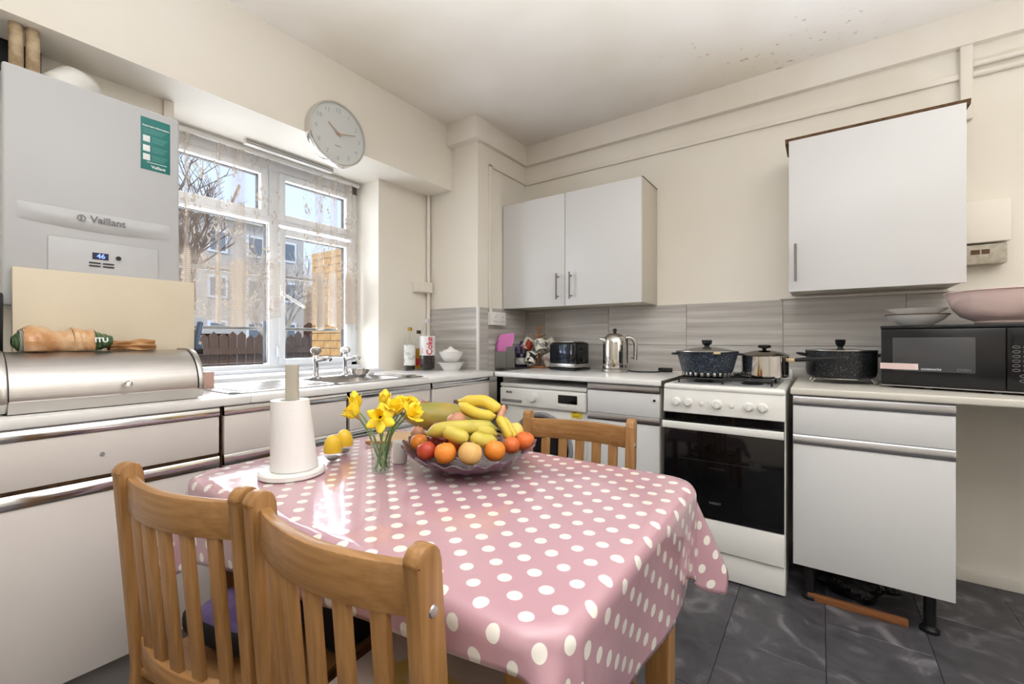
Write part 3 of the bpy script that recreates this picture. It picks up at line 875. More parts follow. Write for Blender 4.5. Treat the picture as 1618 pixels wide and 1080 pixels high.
# bread in its bag
mat('bread_bag', (226, 190, 148), .3, coat=.6, noise=(14, (204, 148, 98), .40, .62), bump=(24, .5, .012))
mat('bag_green', (62, 92, 52), .3, coat=.5, bump=(30, .4, .01))
mat('bag_film', (196, 190, 182), .2, coat=.6, bump=(30, .5, .01))
zt = ZT + .163
t = thing('bread_packet', 'pack of bread rolls in clear film with a green printed end, on the bread bin', 'bread', (-1.86, .29, zt))
def bag_section(y0, y1, r0, r1, lump=0.0, ph=0.0, nz=14):
    b = MB()
    def fn(u, v):
        y = y0 + (y1 - y0) * u
        r = r0 + (r1 - r0) * u
        k = 1 + lump * math.sin(u * pi * 2.0 + ph) + .05 * math.sin(u * 21 + v * 19 + ph)
        a = 2 * pi * v
        return (-1.852 + r * 1.15 * k * math.cos(a), y, max(zt + .002, zt + .030 + r * .90 * k * math.sin(a)))
    b.grid(fn, 20, 24)
    return b
bag_section(.205, .305, .043, .043, .22).obj('bread_rolls', 'bread_bag', t)
bag_section(.305, .352, .044, .040, .06, 1).obj('bread_rolls', 'bread_bag', t)
ge = bag_section(.350, .398, .040, .018, .05, 2).obj('printed_end', 'bag_green', t)
text('ITU', .020, 'bag_lettering', 'text_white', ge, (-1.799, .364, zt + .034), (0, 1, 0), (-.25, 0, 1), ext=.0015, bold=.0005)
bag_section(.186, .206, .014, .041, .0, 2).obj('twisted_end', 'bag_green', t)
bag_section(.199, .209, .036, .0435, .0, 2).obj('label_patch', 'bag_film', t)
b = MB()
def pb(u, v):
    y = .392 + .112 * u
    a = 2 * pi * v
    r = .016 + .008 * u + .004 * math.sin(v * 31 + u * 9) + .003 * math.sin(v * 57)
    return (-1.856 + r * 1.5 * math.cos(a), y, max(zt + .0015, zt + .014 + r * .85 * math.sin(a)))
b.grid(pb, 16, 40)
tag(b.obj('paper_bag', 'paper_brown', smooth=50), 'twisted brown paper bag end beside the bread rolls', 'bag')

# small clutter at the board's right edge
mat('carton_pink', (206, 168, 156), .6)
t = thing('carton', 'pinkish narrow carton behind the bread bin, below the blue clip', 'carton', (-2.08, .74, ZT))
MB().box((-2.11, .725, ZT), (-2.05, .762, ZT + .065), bev=.002).obj('box', 'carton_pink', t)
MB().box((-2.105, .730, ZT + .065), (-2.055, .757, ZT + .0665)).obj('flap', 'white_plastic', t)
mat('clip_blue', (84, 104, 134), .3)
t = thing('peg_clip', 'blue and black spring clip clamped on the cream board edge', 'clip', (-1.936, .655, 1.04))
MB().prism([(.652, 1.045), (.672, 1.040), (.676, 1.062), (.664, 1.078), (.678, 1.150), (.668, 1.156), (.652, 1.075)], 0, -1.955, -1.918, bev=.003).obj('arm', 'clip_blue', t)
MB().box((-1.957, .648, 1.030), (-1.915, .676, 1.052), bev=.003).obj('jaw', 'black_plastic', t)
MB().cyl((-1.958, .664, 1.072), (-1.914, .664, 1.072), .006, n=12).obj('spring', 'chrome', t)
t = thing('radio', 'dark radio at the picture edge left of the cream board', 'radio', (-1.95, .12, ZT))
MB().box((-1.995, .07, ZT), (-1.912, .178, ZT + .335), bev=.008).obj('case', 'black_plastic', t)
MB().box((-1.911, .08, ZT + .17), (-1.908, .170, ZT + .25)).obj('display', mat('navy', (26, 40, 78), .25), t)

# ---------------------------------------------------------------- sink, taps
t = thing('kitchen_sink', 'stainless steel inset sink with ribbed draining board under the window', 'sink', ((SX0 + SX1) / 2, 1.16, ZT))
B0, B1 = 1.14, 1.52
b = MB()
z = ZT
b.box((SX0, SY0, z), (SX1, SY0 + .03, z + .004), bev=.0015).box((SX0, SY1 - .03, z), (SX1, SY1, z + .004), bev=.0015)
b.box((SX0, SY0, z), (SX0 + .05, SY1, z + .004), bev=.0015).box((SX1 - .035, SY0, z), (SX1, SY1, z + .004), bev=.0015)
b.box((SX0, B0 - .03, z), (SX1, B0, z + .004), bev=.0015).box((SX0, B1, z), (SX1, B1 + .03, z + .004), bev=.0015)
b.obj('rim', 'steel', t)
dr = MB().box((SX0 + .05, SY0 + .03, z - .004), (SX1 - .035, B0 - .03, z + .0005)).obj('drainer', 'steel', t)
for k in range(9):
    xx = SX0 + .075 + k * (SX1 - SX0 - .125) / 8
    MB().tube([(xx, SY0 + .05, z), (xx, B0 - .05, z)], .006, 8, flat=(.6, 1)).obj('drainer_rib', 'steel', dr)
MB().box((SX0 + .05, B1 + .03, z - .004), (SX1 - .035, SY1 - .03, z + .0005)).obj('side_ledge', 'steel', t)
bw = MB()
n = 7
def rr(x0, x1, y0, y1, r, zz):
    pts = []
    for (cx_, cy_, a0) in ((x1 - r, y1 - r, 0), (x0 + r, y1 - r, 90), (x0 + r, y0 + r, 180), (x1 - r, y0 + r, 270)):
        for q in range(7):
            a = R(a0 + 15 * q)
            pts.append((cx_ + r * math.cos(a), cy_ + r * math.sin(a), zz))
    return pts
rings = [rr(SX0 + .05, SX1 - .035, B0, B1, .05, z + .002), rr(SX0 + .055, SX1 - .04, B0 + .005, B1 - .005, .05, z - .03), rr(SX0 + .062, SX1 - .047, B0 + .012, B1 - .012, .05, z - .15), rr(SX0 + .085, SX1 - .07, B0 + .035, B1 - .035, .04, z - .165)]
vs = [[bw.bm.verts.new(p) for p in r_] for r_ in rings]
for A, B_ in zip(vs, vs[1:]):
    for i in range(len(A)):
        j = (i + 1) % len(A)
        bw.bm.faces.new((A[i], A[j], B_[j], B_[i]))
bw.bm.faces.new(vs[-1])
bw.obj('basin', 'steel', t)
def tap(x, y, label, m):
    t = thing('pillar_tap', label, 'tap', (x, y, ZT), group='taps at the sink')
    MB().lathe([(.026, .004), (.026, .010), (.015, .016), (.0125, .03), (.0125, .085), (.016, .09), (.016, .105), (.012, .112), (.010, .120)], (x, y, ZT), 24).obj('body', 'chrome', t)
    MB().tube(spline([(x, y, ZT + .092), (x + .04, y + .012, ZT + .100), (x + .075, y + .022, ZT + .105), (x + .088, y + .026, ZT + .098)], 5), [.012] * 8 + [.010] * 8, 14).obj('spout', 'chrome', t)
    MB().lathe([(.008, .118), (.012, .124), (.024, .132), (.027, .146), (.022, .156), (.010, .160), (0, .160)], (x, y, ZT), 8).obj('head', m, t)
mat('tap_smoke', (150, 142, 136), .15, .6)
tap(-2.08, 1.225, 'chrome pillar tap with a smoky faceted head over the sink', 'tap_smoke')
tap(-2.10, 1.405, 'chrome pillar tap with a pale head nearer the window reveal', 'chrome')
t = thing('metal_bowl', 'small shiny steel bowl on the sink ledge beside the taps', 'bowl', (-2.07, 1.475, ZT + .004))
MB().lathe([(0, .001), (.030, .001), (.045, .014), (.054, .034), (.057, .036), (.053, .035), (.043, .016), (.028, .004), (0, .004)], (-2.07, 1.475, ZT + .004), 36).obj('bowl', 'steel_polished', t)
tag(MB().box((-1.86, 1.545, ZT + .004), (-1.80, 1.64, ZT + .008), bev=.002).obj('plug_plate', 'steel'), 'thin steel plate at the right end of the sink', 'plate')

# ---------------------------------------------------------------- bottles and bowls by the pillar
def bottle(name, label, x, y, prof, m, liquid=None, lm=None, cap=None, capm='white_plastic', label_z=None, label_m=None):
    t = thing(name, label, 'bottle', (x, y, ZT), group='bottles by the pillar')
    MB().lathe(prof, (x, y, ZT), 28).obj('glass', m, t)
    if liquid:
        pr = [(0, .003)] + [(r * .93, z_) for r, z_ in prof if 0.002 < z_ <= liquid and r > 0]
        rl = pr[-1][0]
        MB().lathe(pr + [(rl, liquid), (0, liquid)], (x, y, ZT), 28).obj('contents', lm, t)
    if label_z:
        r = max(r for r, z_ in prof if z_ <= label_z[1]) + .0008
        o = MB().lathe([(r, label_z[0]), (r, label_z[1])], (x, y, ZT), 28).obj('label', label_m, t)
    if cap:
        MB().lathe([(cap[0], cap[1]), (cap[0], cap[2]), (cap[0] * .85, cap[2] + .003), (0, cap[2] + .003)], (x, y, ZT), 20).obj('cap', capm, t)
    return t
mat('sauce_dark', (42, 22, 20), .25)
mat('oil', (226, 168, 40), .1, trans=.35)
mat('cola', (34, 22, 20), .15)
mat('label_white', (226, 226, 220), .5, noise=(30, (188, 190, 186), .5, .6))
mat('cap_gold', (176, 140, 80), .35, .8)
mat('cap_dark', (60, 44, 36), .4)
mat('label_coke', (236, 234, 234), .35, noise=(14, (214, 196, 214), .5, .7))
mat('red_print', (196, 24, 40), .45)
bottle('sauce_bottle', 'slim bottle of dark sauce with a white label, leftmost by the pillar', -2.165, 1.915,
       [(0, 0), (.033, 0), (.036, .006), (.036, .15), (.030, .185), (.016, .215), (.013, .225), (.013, .262), (.015, .264), (.015, .268)], 'clear_glass', .03, 'sauce_dark', (.0145, .255, .275), 'cap_gold', (.035, .165), 'label_white')
bottle('oil_bottle', 'small golden oil bottle between the sauce and the cola bottle', -2.185, 2.01,
       [(0, 0), (.028, 0), (.031, .006), (.031, .13), (.027, .165), (.014, .20), (.012, .21), (.012, .245)], 'clear_glass', .14, 'oil', (.0145, .238, .258), 'cap_dark', (.03, .075), 'red_print')
t = bottle('cola_bottle', 'large cola bottle with a white label and red lettering', -2.085, 1.995,
           [(0, .010), (.020, .004), (.036, 0), (.046, .012), (.050, .04), (.050, .09), (.048, .10), (.048, .215), (.044, .24), (.026, .285), (.015, .30), (.014, .315)], 'clear_plastic', .098, 'cola', (.0165, .308, .330), mat('cap_pale', (206, 190, 196), .4).name, (.098, .222), 'label_coke')
dirc = Vector((.72, -.69, 0)).normalized()
rt = Vector((0, 0, 1)); up_ = Vector((-dirc.y, dirc.x, 0)) * -1
cz = Vector((-2.085, 1.995, ZT + .158))
a_off = R(16)
d2 = Matrix.Rotation(a_off, 3, 'Z') @ dirc
text('Coke', .052, 'lettering', 'red_print', t, cz + d2 * .0500, (0, 0, 1), Vector((0, 0, 1)).cross(d2) * -1, ext=.0012, bold=.001, sx=1.0)
d3 = Matrix.Rotation(R(-42), 3, 'Z') @ dirc
text('diet', .026, 'lettering', 'red_print', t, cz + d3 * .0495 + Vector((0, 0, -.03)), (0, 0, 1), Vector((0, 0, 1)).cross(d3) * -1, ext=.0012)
b0 = (-1.958, 2.082)
tag(MB().lathe([(0, 0), (.050, 0), (.054, .004), (.080, .044), (.096, .050), (.096, .053), (.078, .049), (.050, .008), (0, .006)], (*b0, ZT), 40).obj('ceramic_bowl', 'ceramic'), 'white rimmed bowl, the lower of two stacked by the pillar', 'bowl', 'white bowls by the pillar')
tag(MB().lathe([(0, .0), (.040, 0), (.045, .004), (.072, .040), (.080, .066), (.082, .068), (.078, .066), (.068, .042), (.040, .008), (0, .006)], (*b0, ZT + .0535), 40).obj('ceramic_bowl', 'ceramic'), 'white round bowl, the upper of two stacked by the pillar', 'bowl', 'white bowls by the pillar')
tag(MB().lathe([(0, 0), (.05, 0), (.062, .010), (.05, .022), (.022, .032), (.016, .040), (.008, .047), (0, .048)], (b0[0] - .004, b0[1], ZT + .107), 32).obj('lemon_squeezer', 'ceramic'), 'white citrus squeezer lying in the upper white bowl', 'squeezer')

# ---------------------------------------------------------------- corner worktop: holder, utensils, mugs, toaster, kettle
hx, hy = -1.787, 2.440
t = thing('board_holder', 'clear grey plastic box holding a pink chopping board in the corner', 'holder', (hx, hy, ZT))
mat('smoke_plastic', (176, 174, 170), .15, trans=.5)
hb = MB().box((hx - .05, hy - .05, ZT), (hx - .046, hy + .05, ZT + .145), bev=.001).box((hx + .046, hy - .05, ZT), (hx + .05, hy + .05, ZT + .15), bev=.001)
hb.box((hx - .05, hy - .05, ZT), (hx + .05, hy - .046, ZT + .12), bev=.001).box((hx - .05, hy + .046, ZT), (hx + .05, hy + .05, ZT + .15), bev=.001).box((hx - .05, hy - .05, ZT), (hx + .05, hy + .05, ZT + .005))
for k in range(2):
    hb.box((hx - .02 + k * .03, hy - .046, ZT), (hx - .017 + k * .03, hy + .046, ZT + .11))
hb.obj('box', 'smoke_plastic', t, smooth=0)
mat('pink_plastic', (222, 128, 196), .35)
t = thing('chopping_board', 'bright pink chopping board standing in the clear holder', 'board', (hx, hy, ZT + .006))
Mr = Matrix.Translation((hx, hy, ZT)) @ Matrix.Rotation(R(35), 4, 'Z')
b = MB()
out = [(-.055, .10), (-.06, .16), (-.05, .20), (-.03, .235), (.065, .245), (.062, .19), (.045, .15), (-.02, .085)]
vs_ = [Mr @ Vector((p[0], -.006, p[1])) for p in out] + [Mr @ Vector((p[0], .006, p[1])) for p in out]
n = len(out)
b._new(vs_, [tuple(range(n)), tuple(range(2 * n - 1, n - 1, -1))] + [(i, i + n, (i + 1) % n + n, (i + 1) % n) for i in range(n)])
b.obj('blade', 'pink_plastic', t, smooth=20)
MB().box((-.015, -.005, .008), (.02, .005, .10), mtx=Mr).obj('tang', 'pink_plastic', t)
b = MB().tube([Mr @ Vector(p) for p in ((-.052, -.010, .10), (-.055, -.010, .16), (-.045, -.010, .20))], .005, 8).obj('edge_bead', mat('pink_deep', (196, 92, 170), .35), t)

jx, jy = -1.778, 2.628
t = thing('utensil_jar', 'dark jar with a pale label packed with purple utensils', 'jar', (jx, jy, ZT))
mat('jar_dark', (46, 38, 60), .15)
MB().lathe([(0, 0), (.040, 0), (.042, .004), (.042, .095), (.040, .098), (.038, .095), (.038, .006), (0, .006)], (jx, jy, ZT), 28).obj('pot', 'jar_dark', t)
MB().lathe([(.0426, .022), (.0426, .068)], (jx, jy, ZT), 28).obj('label', 'label_white', t)
mat('purple', (92, 62, 148), .4)
mat('purple_dark', (58, 44, 104), .4)
for k in range(4):
    a = k * pi / 2 + .5
    tp = Vector((jx + .038 * math.cos(a), jy + .038 * math.sin(a), ZT + .15 + .018 * math.sin(k * 2.1)))
    u_ = thing('utensil', ['purple spoon at the back of the dark utensil jar', 'purple spatula leaning left in the utensil jar', 'purple spoon at the front of the dark utensil jar', 'purple spatula in the utensil jar on the mug tree side'][k], 'utensil', (jx, jy, ZT + .01), group='purple utensils in the jar')
    MB().tube([(jx + .012 * math.cos(a), jy + .012 * math.sin(a), ZT + .008), tp], .0045, 8).obj('handle', 'purple' if k % 3 else 'purple_dark', u_)
    if k % 2 == 0:
        MB().ball(tp, .015, 12, 8, sq=(1, .6, 1.15)).obj('head', 'purple' if k % 3 else 'purple_dark', u_)
    else:
        MB().box((tp.x - .012, tp.y - .003, tp.z - .012), (tp.x + .012, tp.y + .003, tp.z + .022), bev=.002).obj('head', 'purple_dark' if k % 3 else 'purple', u_)

tx_, ty_ = -1.650, 2.665
t = thing('mug_tree', 'wooden mug tree with a round base beside the toaster', 'mug tree', (tx_, ty_, ZT))
wood('tree_wood', (180, 120, 66), (150, 94, 48))
MB().lathe([(0, 0), (.072, 0), (.075, .006), (.072, .014), (.015, .018), (0, .018)], (tx_, ty_, ZT), 32).obj('base', 'tree_wood', t)
MB().lathe([(.010, .016), (.009, .27), (.013, .275), (.013, .285), (.006, .30), (0, .30)], (tx_, ty_, ZT), 16).obj('post', 'tree_wood', t)
mug_specs = [(200, .215, 'mug_red', 'cream mug with a dark red band hanging high on the mug tree', (168, 60, 40)),
             (300, .205, 'mug_print_a', 'white mug with fine grey print hanging high on the mug tree', (150, 150, 146)),
             (20, .215, 'mug_print_b', 'white patterned mug on the toaster side of the mug tree', (170, 160, 150)),
             (250, .115, 'mug_bw', 'white mug with bold black pattern hanging low on the mug tree', (30, 30, 32)),
             (350, .105, 'mug_floral', 'pale mug hanging low on the mug tree next to the toaster', (186, 160, 156))]
for ang, hz, mn, lbl, c2 in mug_specs:
    a = R(ang)
    d = Vector((math.cos(a), math.sin(a), 0))
    p0 = Vector((tx_, ty_, ZT + hz))
    MB().tube([p0, p0 + d * .05 + Vector((0, 0, .02))], .0055, 8).obj('peg', 'tree_wood', t)
    mm = mat(mn, (234, 228, 216), .2, noise=(26 if mn != 'mug_red' else 9, c2, .52, .58))
    mg = thing('mug', lbl, 'mug', p0 + d * .055 + Vector((0, 0, -.06)), group='mugs on the mug tree')
    ax = (d * .45 + Vector((0, 0, -.9)) + Vector((-d.y, d.x, 0)) * .25).normalized()
    sd = Vector((-d.y, d.x, 0)); sd = (sd - ax * sd.dot(ax)).normalized()
    M = Matrix((sd, ax.cross(sd), ax)).transposed().to_4x4()
    c = p0 + d * .062 + Vector((0, 0, .0)) - Vector((0, 0, .012))
    MB().lathe([(0, 0), (.034, 0), (.038, .005), (.039, .082), (.036, .083), (.035, .008), (0, .006)], c, 28, M).obj('cup', mm, mg)
    hp = [c + M.to_3x3() @ Vector((.036 + .026 * math.sin(q), 0, .040 - .027 * math.cos(q))) for q in [pi * i / 8 for i in range(9)]]
    MB().tube(hp, .0055, 8).obj('handle', mm, mg)

t = thing('toaster', 'black two-slice toaster with a steel band, left of the kettle', 'toaster', (-1.352, 2.565, ZT), R(-11))
mat('toaster_front', (46, 50, 58), .06, .75)
L = dict(local=True)
MB().box((-.108, -.082, .004), (.108, .082, .016), bev=.005).obj('foot_base', 'black_plastic', t, **L)
MB().box((-.106, -.080, .016), (.106, .080, .183), bev=.022, seg=5).obj('shell', 'black_gloss', t, **L)
MB().box((-.098, -.0835, .050), (.070, -.078, .165), bev=.002).obj('front_panel', 'toaster_front', t, **L)
MB().box((-.107, -.084, .020), (.107, .081, .046), bev=.006).obj('steel_band', 'steel', t, **L)
MB().box((-.080, -.055, .180), (.080, .055, .187), bev=.003).obj('top_plate', 'steel', t, **L)
for yy in (-.028, .028):
    MB().box((-.068, yy - .013, .185), (.068, yy + .013, .1885)).obj('slot', 'dark', t, **L)
MB().box((.106, -.012, .135), (.128, .012, .147), bev=.003).obj('lever', 'black_plastic', t, **L)
MB().lathe([(.014, 0), (.014, .008), (0, .01)], (.106, 0, .07), 18, Matrix.Rotation(R(90), 4, 'Y')).obj('browning_dial', 'black_plastic', t, **L)

kx, ky = -1.030, 2.545
t = thing('kettle', 'polished steel dome kettle with a black lid knob on its base', 'kettle', (kx, ky, ZT))
MB().lathe([(0, 0), (.078, 0), (.080, .004), (.079, .020), (.074, .024), (0, .024)], (kx, ky, ZT), 40).obj('power_base', 'steel', t)
MB().lathe([(0, .026), (.074, .026), (.0745, .05), (.072, .053), (.072, .165), (.070, .19), (.062, .212), (.047, .229), (.030, .237), (0, .238)], (kx, ky, ZT), 48).obj('body', 'steel_polished', t)
MB().lathe([(.0735, .050), (.0755, .052), (.0735, .054)], (kx, ky, ZT), 48).obj('waist_ring', 'steel', t)
MB().lathe([(.009, .236), (.008, .246), (.012, .250), (.012, .262), (.008, .266), (0, .267)], (kx, ky, ZT), 20).obj('lid_knob', 'black_plastic', t)
hd = Vector((math.cos(R(35)), math.sin(R(35)), 0)) if False else Vector((math.cos(YAW), math.sin(YAW), 0))
hp = [Vector((kx, ky, ZT)) + hd * a + Vector((0, 0, z_)) for a, z_ in ((.066, .208), (.085, .212), (.108, .204), (.122, .185), (.127, .155), (.127, .11), (.125, .075))]
MB().tube(spline(hp, 4), .0125, 14).obj('handle', 'steel', t)
MB().tube([Vector((kx, ky, ZT)) + hd * .070 + Vector((0, 0, .088)), Vector((kx, ky, ZT)) + hd * .122 + Vector((0, 0, .090))], .005, 10).obj('handle_bracket', 'steel_polished', t)
MB().box(Vector((-.004, -.012, .055)), Vector((.006, .012, .21)), bev=.002, mtx=Matrix.Translation(Vector((kx, ky, ZT)) + hd * .072) @ Matrix.Rotation(YAW, 4, 'Z')).obj('handle_spine', 'black_plastic', t)
MB().tube([Vector((kx, ky, ZT + .195)) - hd * .058, Vector((kx, ky, ZT + .20)) - hd * .083, Vector((kx, ky, ZT + .206)) - hd * .094], [.016, .011, .007], 14).obj('spout', 'steel_polished', t)
gd = Matrix.Rotation(R(-62), 3, 'Z') @ hd
MB().box((-.009, .071, .08), (.009, .0745, .19), bev=.001, mtx=Matrix.Translation((kx, ky, ZT)) @ Matrix.Rotation(math.atan2(gd.y, gd.x) - pi / 2 - R(35), 4, 'Z')).obj('water_gauge', 'clear_plastic', t)
t = thing('kettle_cable', 'black kettle cable and plug lying on the worktop', 'cable', (-.9, 2.6, ZT))
MB().tube(spline([(kx + .05, ky + .055, ZT + .010), (-.93, 2.60, ZT + .005), (-.86, 2.605, ZT + .005), (-.80, 2.66, ZT + .005), (-.775, 2.715, ZT + .014)], 6), .004, 8).obj('cord', 'black_plastic', t)
MB().box((-.815, 2.70, ZT + .001), (-.735, 2.735, ZT + .027), bev=.005).obj('plug', 'black_plastic', t)
tag(MB().box((-.80, 2.745, ZT), (-.640, YB - .010, ZT + .004), bev=.001).obj('sealant_strip', 'trim_paint'), 'pale strip at the back of the worktop beside the cooker', 'strip')

# ---------------------------------------------------------------- pans
def speckle(name, c1, c2):
    return mat(name, c1, .35, noise=(160, c2, .56, .62))
speckle('granite_blue', (40, 46, 56), (110, 122, 140))
speckle('granite_black', (26, 27, 30), (78, 80, 86))
mat('lid_glass', (120, 116, 108), .06, trans=.55)
mat('gold_clip', (214, 192, 150), .4)
ZH = .909
t = thing('stock_pan', 'blue-black speckled flared pan with glass lid on the front left burner', 'pan', (-.463, 2.335, ZH))
px_, py_ = -.463, 2.335
MB().lathe([(0, 0), (.100, 0), (.112, .010), (.118, .030), (.140, .112), (.145, .116), (.141, .117), (.134, .112), (.112, .03), (0, .012)], (px_, py_, ZH), 44).obj('body', 'granite_blue', t)
for k in range(26):
    a = 2 * pi * k / 26
    MB().box((-.006, .108, .001), (.006, .1165, .018), bev=.001, mtx=Matrix.Translation((px_, py_, ZH)) @ Matrix.Rotation(a, 4, 'Z')).obj('base_rib', 'steel', t)
lid = MB().lathe([(0, .142), (.05, .139), (.10, .129), (.140, .119), (.142, .117)], (px_, py_, ZH), 44).obj('lid', 'lid_glass', t)
MB().lathe([(.139, .116), (.144, .118), (.144, .122), (.139, .122)], (px_, py_, ZH), 44).obj('lid_rim', 'steel', lid)
MB().lathe([(.012, .140), (.012, .148), (.022, .156), (.025, .172), (.022, .175), (0, .175)], (px_, py_, ZH), 24).obj('lid_knob', 'granite_black', lid)
ex = Vector((math.cos(YAW), math.sin(YAW), 0))
for sg in (1, -1):
    q = Matrix.Rotation(R(-25), 3, 'Z') @ ex * sg
    s2 = Vector((-q.y, q.x, 0))
    c = Vector((px_, py_, ZH + .106))
    MB().tube(spline([c + q * .134 + s2 * .035, c + q * .156 + s2 * .03, c + q * .160, c + q * .156 - s2 * .03, c + q * .134 - s2 * .035], 4), .007, 10, flat=(.7, 1)).obj('side_handle', 'granite_black', t)
MB().box((px_ + .055, py_ - .142, ZH + .108), (px_ + .085, py_ - .125, ZH + .118), bev=.003).obj('lid_clip', 'gold_clip', t)

sx_, sy_ = -.222, 2.420
t = thing('saucepan', 'polished steel saucepan with domed lid and long black handle', 'pan', (sx_, sy_, ZH))
MB().lathe([(0, 0), (.096, 0), (.101, .006), (.101, .098), (.105, .101), (.101, .102), (.098, .098), (.098, .008), (0, .006)], (sx_, sy_, ZH), 44).obj('body', 'steel_polished', t)
lid = MB().lathe([(0, .126), (.04, .124), (.08, .114), (.100, .104), (.104, .102)], (sx_, sy_, ZH), 44).obj('lid', mat('steel_dark', (112, 106, 96), .2, 1.0), t)
MB().lathe([(.008, .124), (.010, .134), (.026, .138), (.029, .145), (.024, .151), (0, .153)], (sx_, sy_, ZH), 26).obj('lid_knob', 'black_plastic', lid)
hd0 = Vector((sx_ + .098, sy_ - .01, ZH + .080))
hd1 = Vector((sx_ + .300, sy_ - .035, ZH + .098))
MB().tube([hd0, hd0.lerp(hd1, .14)], .009, 12).obj('handle_ferrule', 'gold_clip', t)
MB().tube([hd0.lerp(hd1, .13), hd0.lerp(hd1, .3), hd0.lerp(hd1, .8), hd0.lerp(hd1, 1)], [.010, .012, .010, .006], 14, flat=(.8, 1.1)).obj('handle', 'black_plastic', t)

t = thing('trivet', 'wire trivet under the black casserole pot', 'trivet', (.09, 2.53, ZT))
ux, uy = .075, 2.560
b = MB()
for rr_ in (.05, .09, .125):
    b.tube([(ux + rr_ * math.cos(2 * pi * k / 28), uy + rr_ * math.sin(2 * pi * k / 28), ZT + .022) for k in range(29)], .0022, 6)
for k in range(3):
    a = 2 * pi * k / 3 + R(215)
    d_ = Vector((math.cos(a), math.sin(a), 0)); s2 = Vector((-d_.y, d_.x, 0)); c = Vector((ux, uy, ZT))
    b.tube([c + d_ * .05 + Vector((0, 0, .022)), c + d_ * .128 + Vector((0, 0, .022))], .0022, 6)
    b.tube(spline([c + d_ * .125 + s2 * .015 + Vector((0, 0, .022)), c + d_ * .138 + s2 * .008 + Vector((0, 0, .004)), c + d_ * .142 + Vector((0, 0, .0025)), c + d_ * .138 - s2 * .008 + Vector((0, 0, .004)), c + d_ * .125 - s2 * .015 + Vector((0, 0, .022))], 4), .0022, 6)
b.obj('wire_frame', 'chrome', t)
zc = ZT + .0245
t = thing('casserole_pot', 'black speckled casserole pot with flat glass lid beside the microwave', 'pan', (ux, uy, zc))
MB().lathe([(0, 0), (.118, 0), (.130, .008), (.135, .030), (.136, .118), (.139, .121), (.135, .122), (.131, .118), (.13, .03), (0, .012)], (ux, uy, zc), 48).obj('body', 'granite_black', t)
lid = MB().lathe([(0, .134), (.07, .132), (.12, .125), (.135, .122)], (ux, uy, zc), 48).obj('lid', 'lid_glass', t)
MB().lathe([(.131, .121), (.137, .123), (.137, .127), (.131, .127)], (ux, uy, zc), 48).obj('lid_rim', 'steel', lid)
MB().lathe([(.012, .132), (.011, .142), (.018, .152), (.021, .172), (.018, .175), (0, .175)], (ux, uy, zc), 24).obj('lid_knob', 'black_plastic', lid)
for sg in (1, -1):
    q = (Matrix.Rotation(R(-38), 3, 'Z') @ ex) * sg
    s2 = Vector((-q.y, q.x, 0)); c = Vector((ux, uy, zc + .100))
    MB().tube(spline([c + q * .130 + s2 * .045, c + q * .156 + s2 * .04 + Vector((0, 0, .006)), c + q * .164 + Vector((0, 0, .008)), c + q * .156 - s2 * .04 + Vector((0, 0, .006)), c + q * .130 - s2 * .045], 4), .010, 10, flat=(.6, 1.1)).obj('side_handle', 'black_plastic', t)

# ---------------------------------------------------------------- microwave (turned a little towards the room)
t = thing('microwave', 'black microwave oven with keypad on the right worktop', 'microwave', (.205, 2.392, ZT), R(-15))
Wm, Dm, Hm = .470, .33, .245
z0 = .012
MB().box((0, .012, z0), (Wm, Dm, z0 + Hm), bev=.004).obj('case', 'black_plastic', t, **L)
dr = MB().box((.002, -.006, z0 + .004), (.350, .012, z0 + Hm - .016), bev=.004).obj('door', mat('mw_black', (24, 24, 27), .18), t, **L)
MB().box((.040, -.0075, z0 + .060), (.275, -.005, z0 + Hm - .050), bev=.001).obj('door_window', mat('mw_window', (74, 74, 76), .15), dr, **L)
MB().box((0, -.004, z0 + Hm - .014), (Wm, .012, z0 + Hm - .002), bev=.002).obj('top_vent', 'black_plastic', t, **L)
pn = MB().box((.352, -.004, z0 + .004), (Wm - .002, .012, z0 + Hm - .016), bev=.003).obj('control_panel', 'mw_black', t, **L)
def ltext(s_, size, name, m, parent, p, **k):
    W = wmat(parent)
    return text(s_, size, name, m, parent, W @ Vector(p), W.to_3x3() @ Vector((1, 0, 0)), (0, 0, 1), **k)
mat('led_green', (120, 255, 60), .4, emit=((110, 255, 40), 1.6))
ltext('2:14', .020, 'clock_digits', 'led_green', pn, (.412, -.0046, z0 + Hm - .045), bold=.0003)
for r_ in range(6):
    for c_ in range(3):
        MB().tube([(.374 + c_ * .025 + .0088 * math.cos(q), -.0046, z0 + .160 - r_ * .0165 + .0042 * math.sin(q)) for q in [2 * pi * i / 14 for i in range(15)]], .0007, 5).obj('key', 'grey_plastic', pn, **L)
for r_ in range(2):
    MB().tube([(.402 + .020 * math.cos(q), -.0046, z0 + .058 - r_ * .017 + .006 * math.sin(q)) for q in [2 * pi * i / 18 for i in range(19)]], .0008, 5).obj('key', 'grey_plastic', pn, **L)
MB().box((.0005, -.0085, z0 + .066), (.118, -.0062, z0 + .090)).obj('paper_sticker', mat('sticker_pale', (232, 214, 210), .5), dr, **L)
mat('sticker_print', (208, 150, 150), .5)
for k in range(3):
    MB().box((.006, -.0089, z0 + .0705 + k * .006), (.112 - k * .004, -.0084, z0 + .0720 + k * .006)).obj('sticker_line', 'sticker_print', dr, **L)
ltext('cookworks', .013, 'logo', 'text_white', dr, (.155, -.0079, z0 + .0705))
ltext('OVEN', .014, 'logo', 'text_grey', dr, (.245, -.0079, z0 + .0705))
MB().box((.004, -.002, z0 - .003), (Wm - .004, .004, z0 + .001)).obj('chrome_line', 'alu', t, **L)
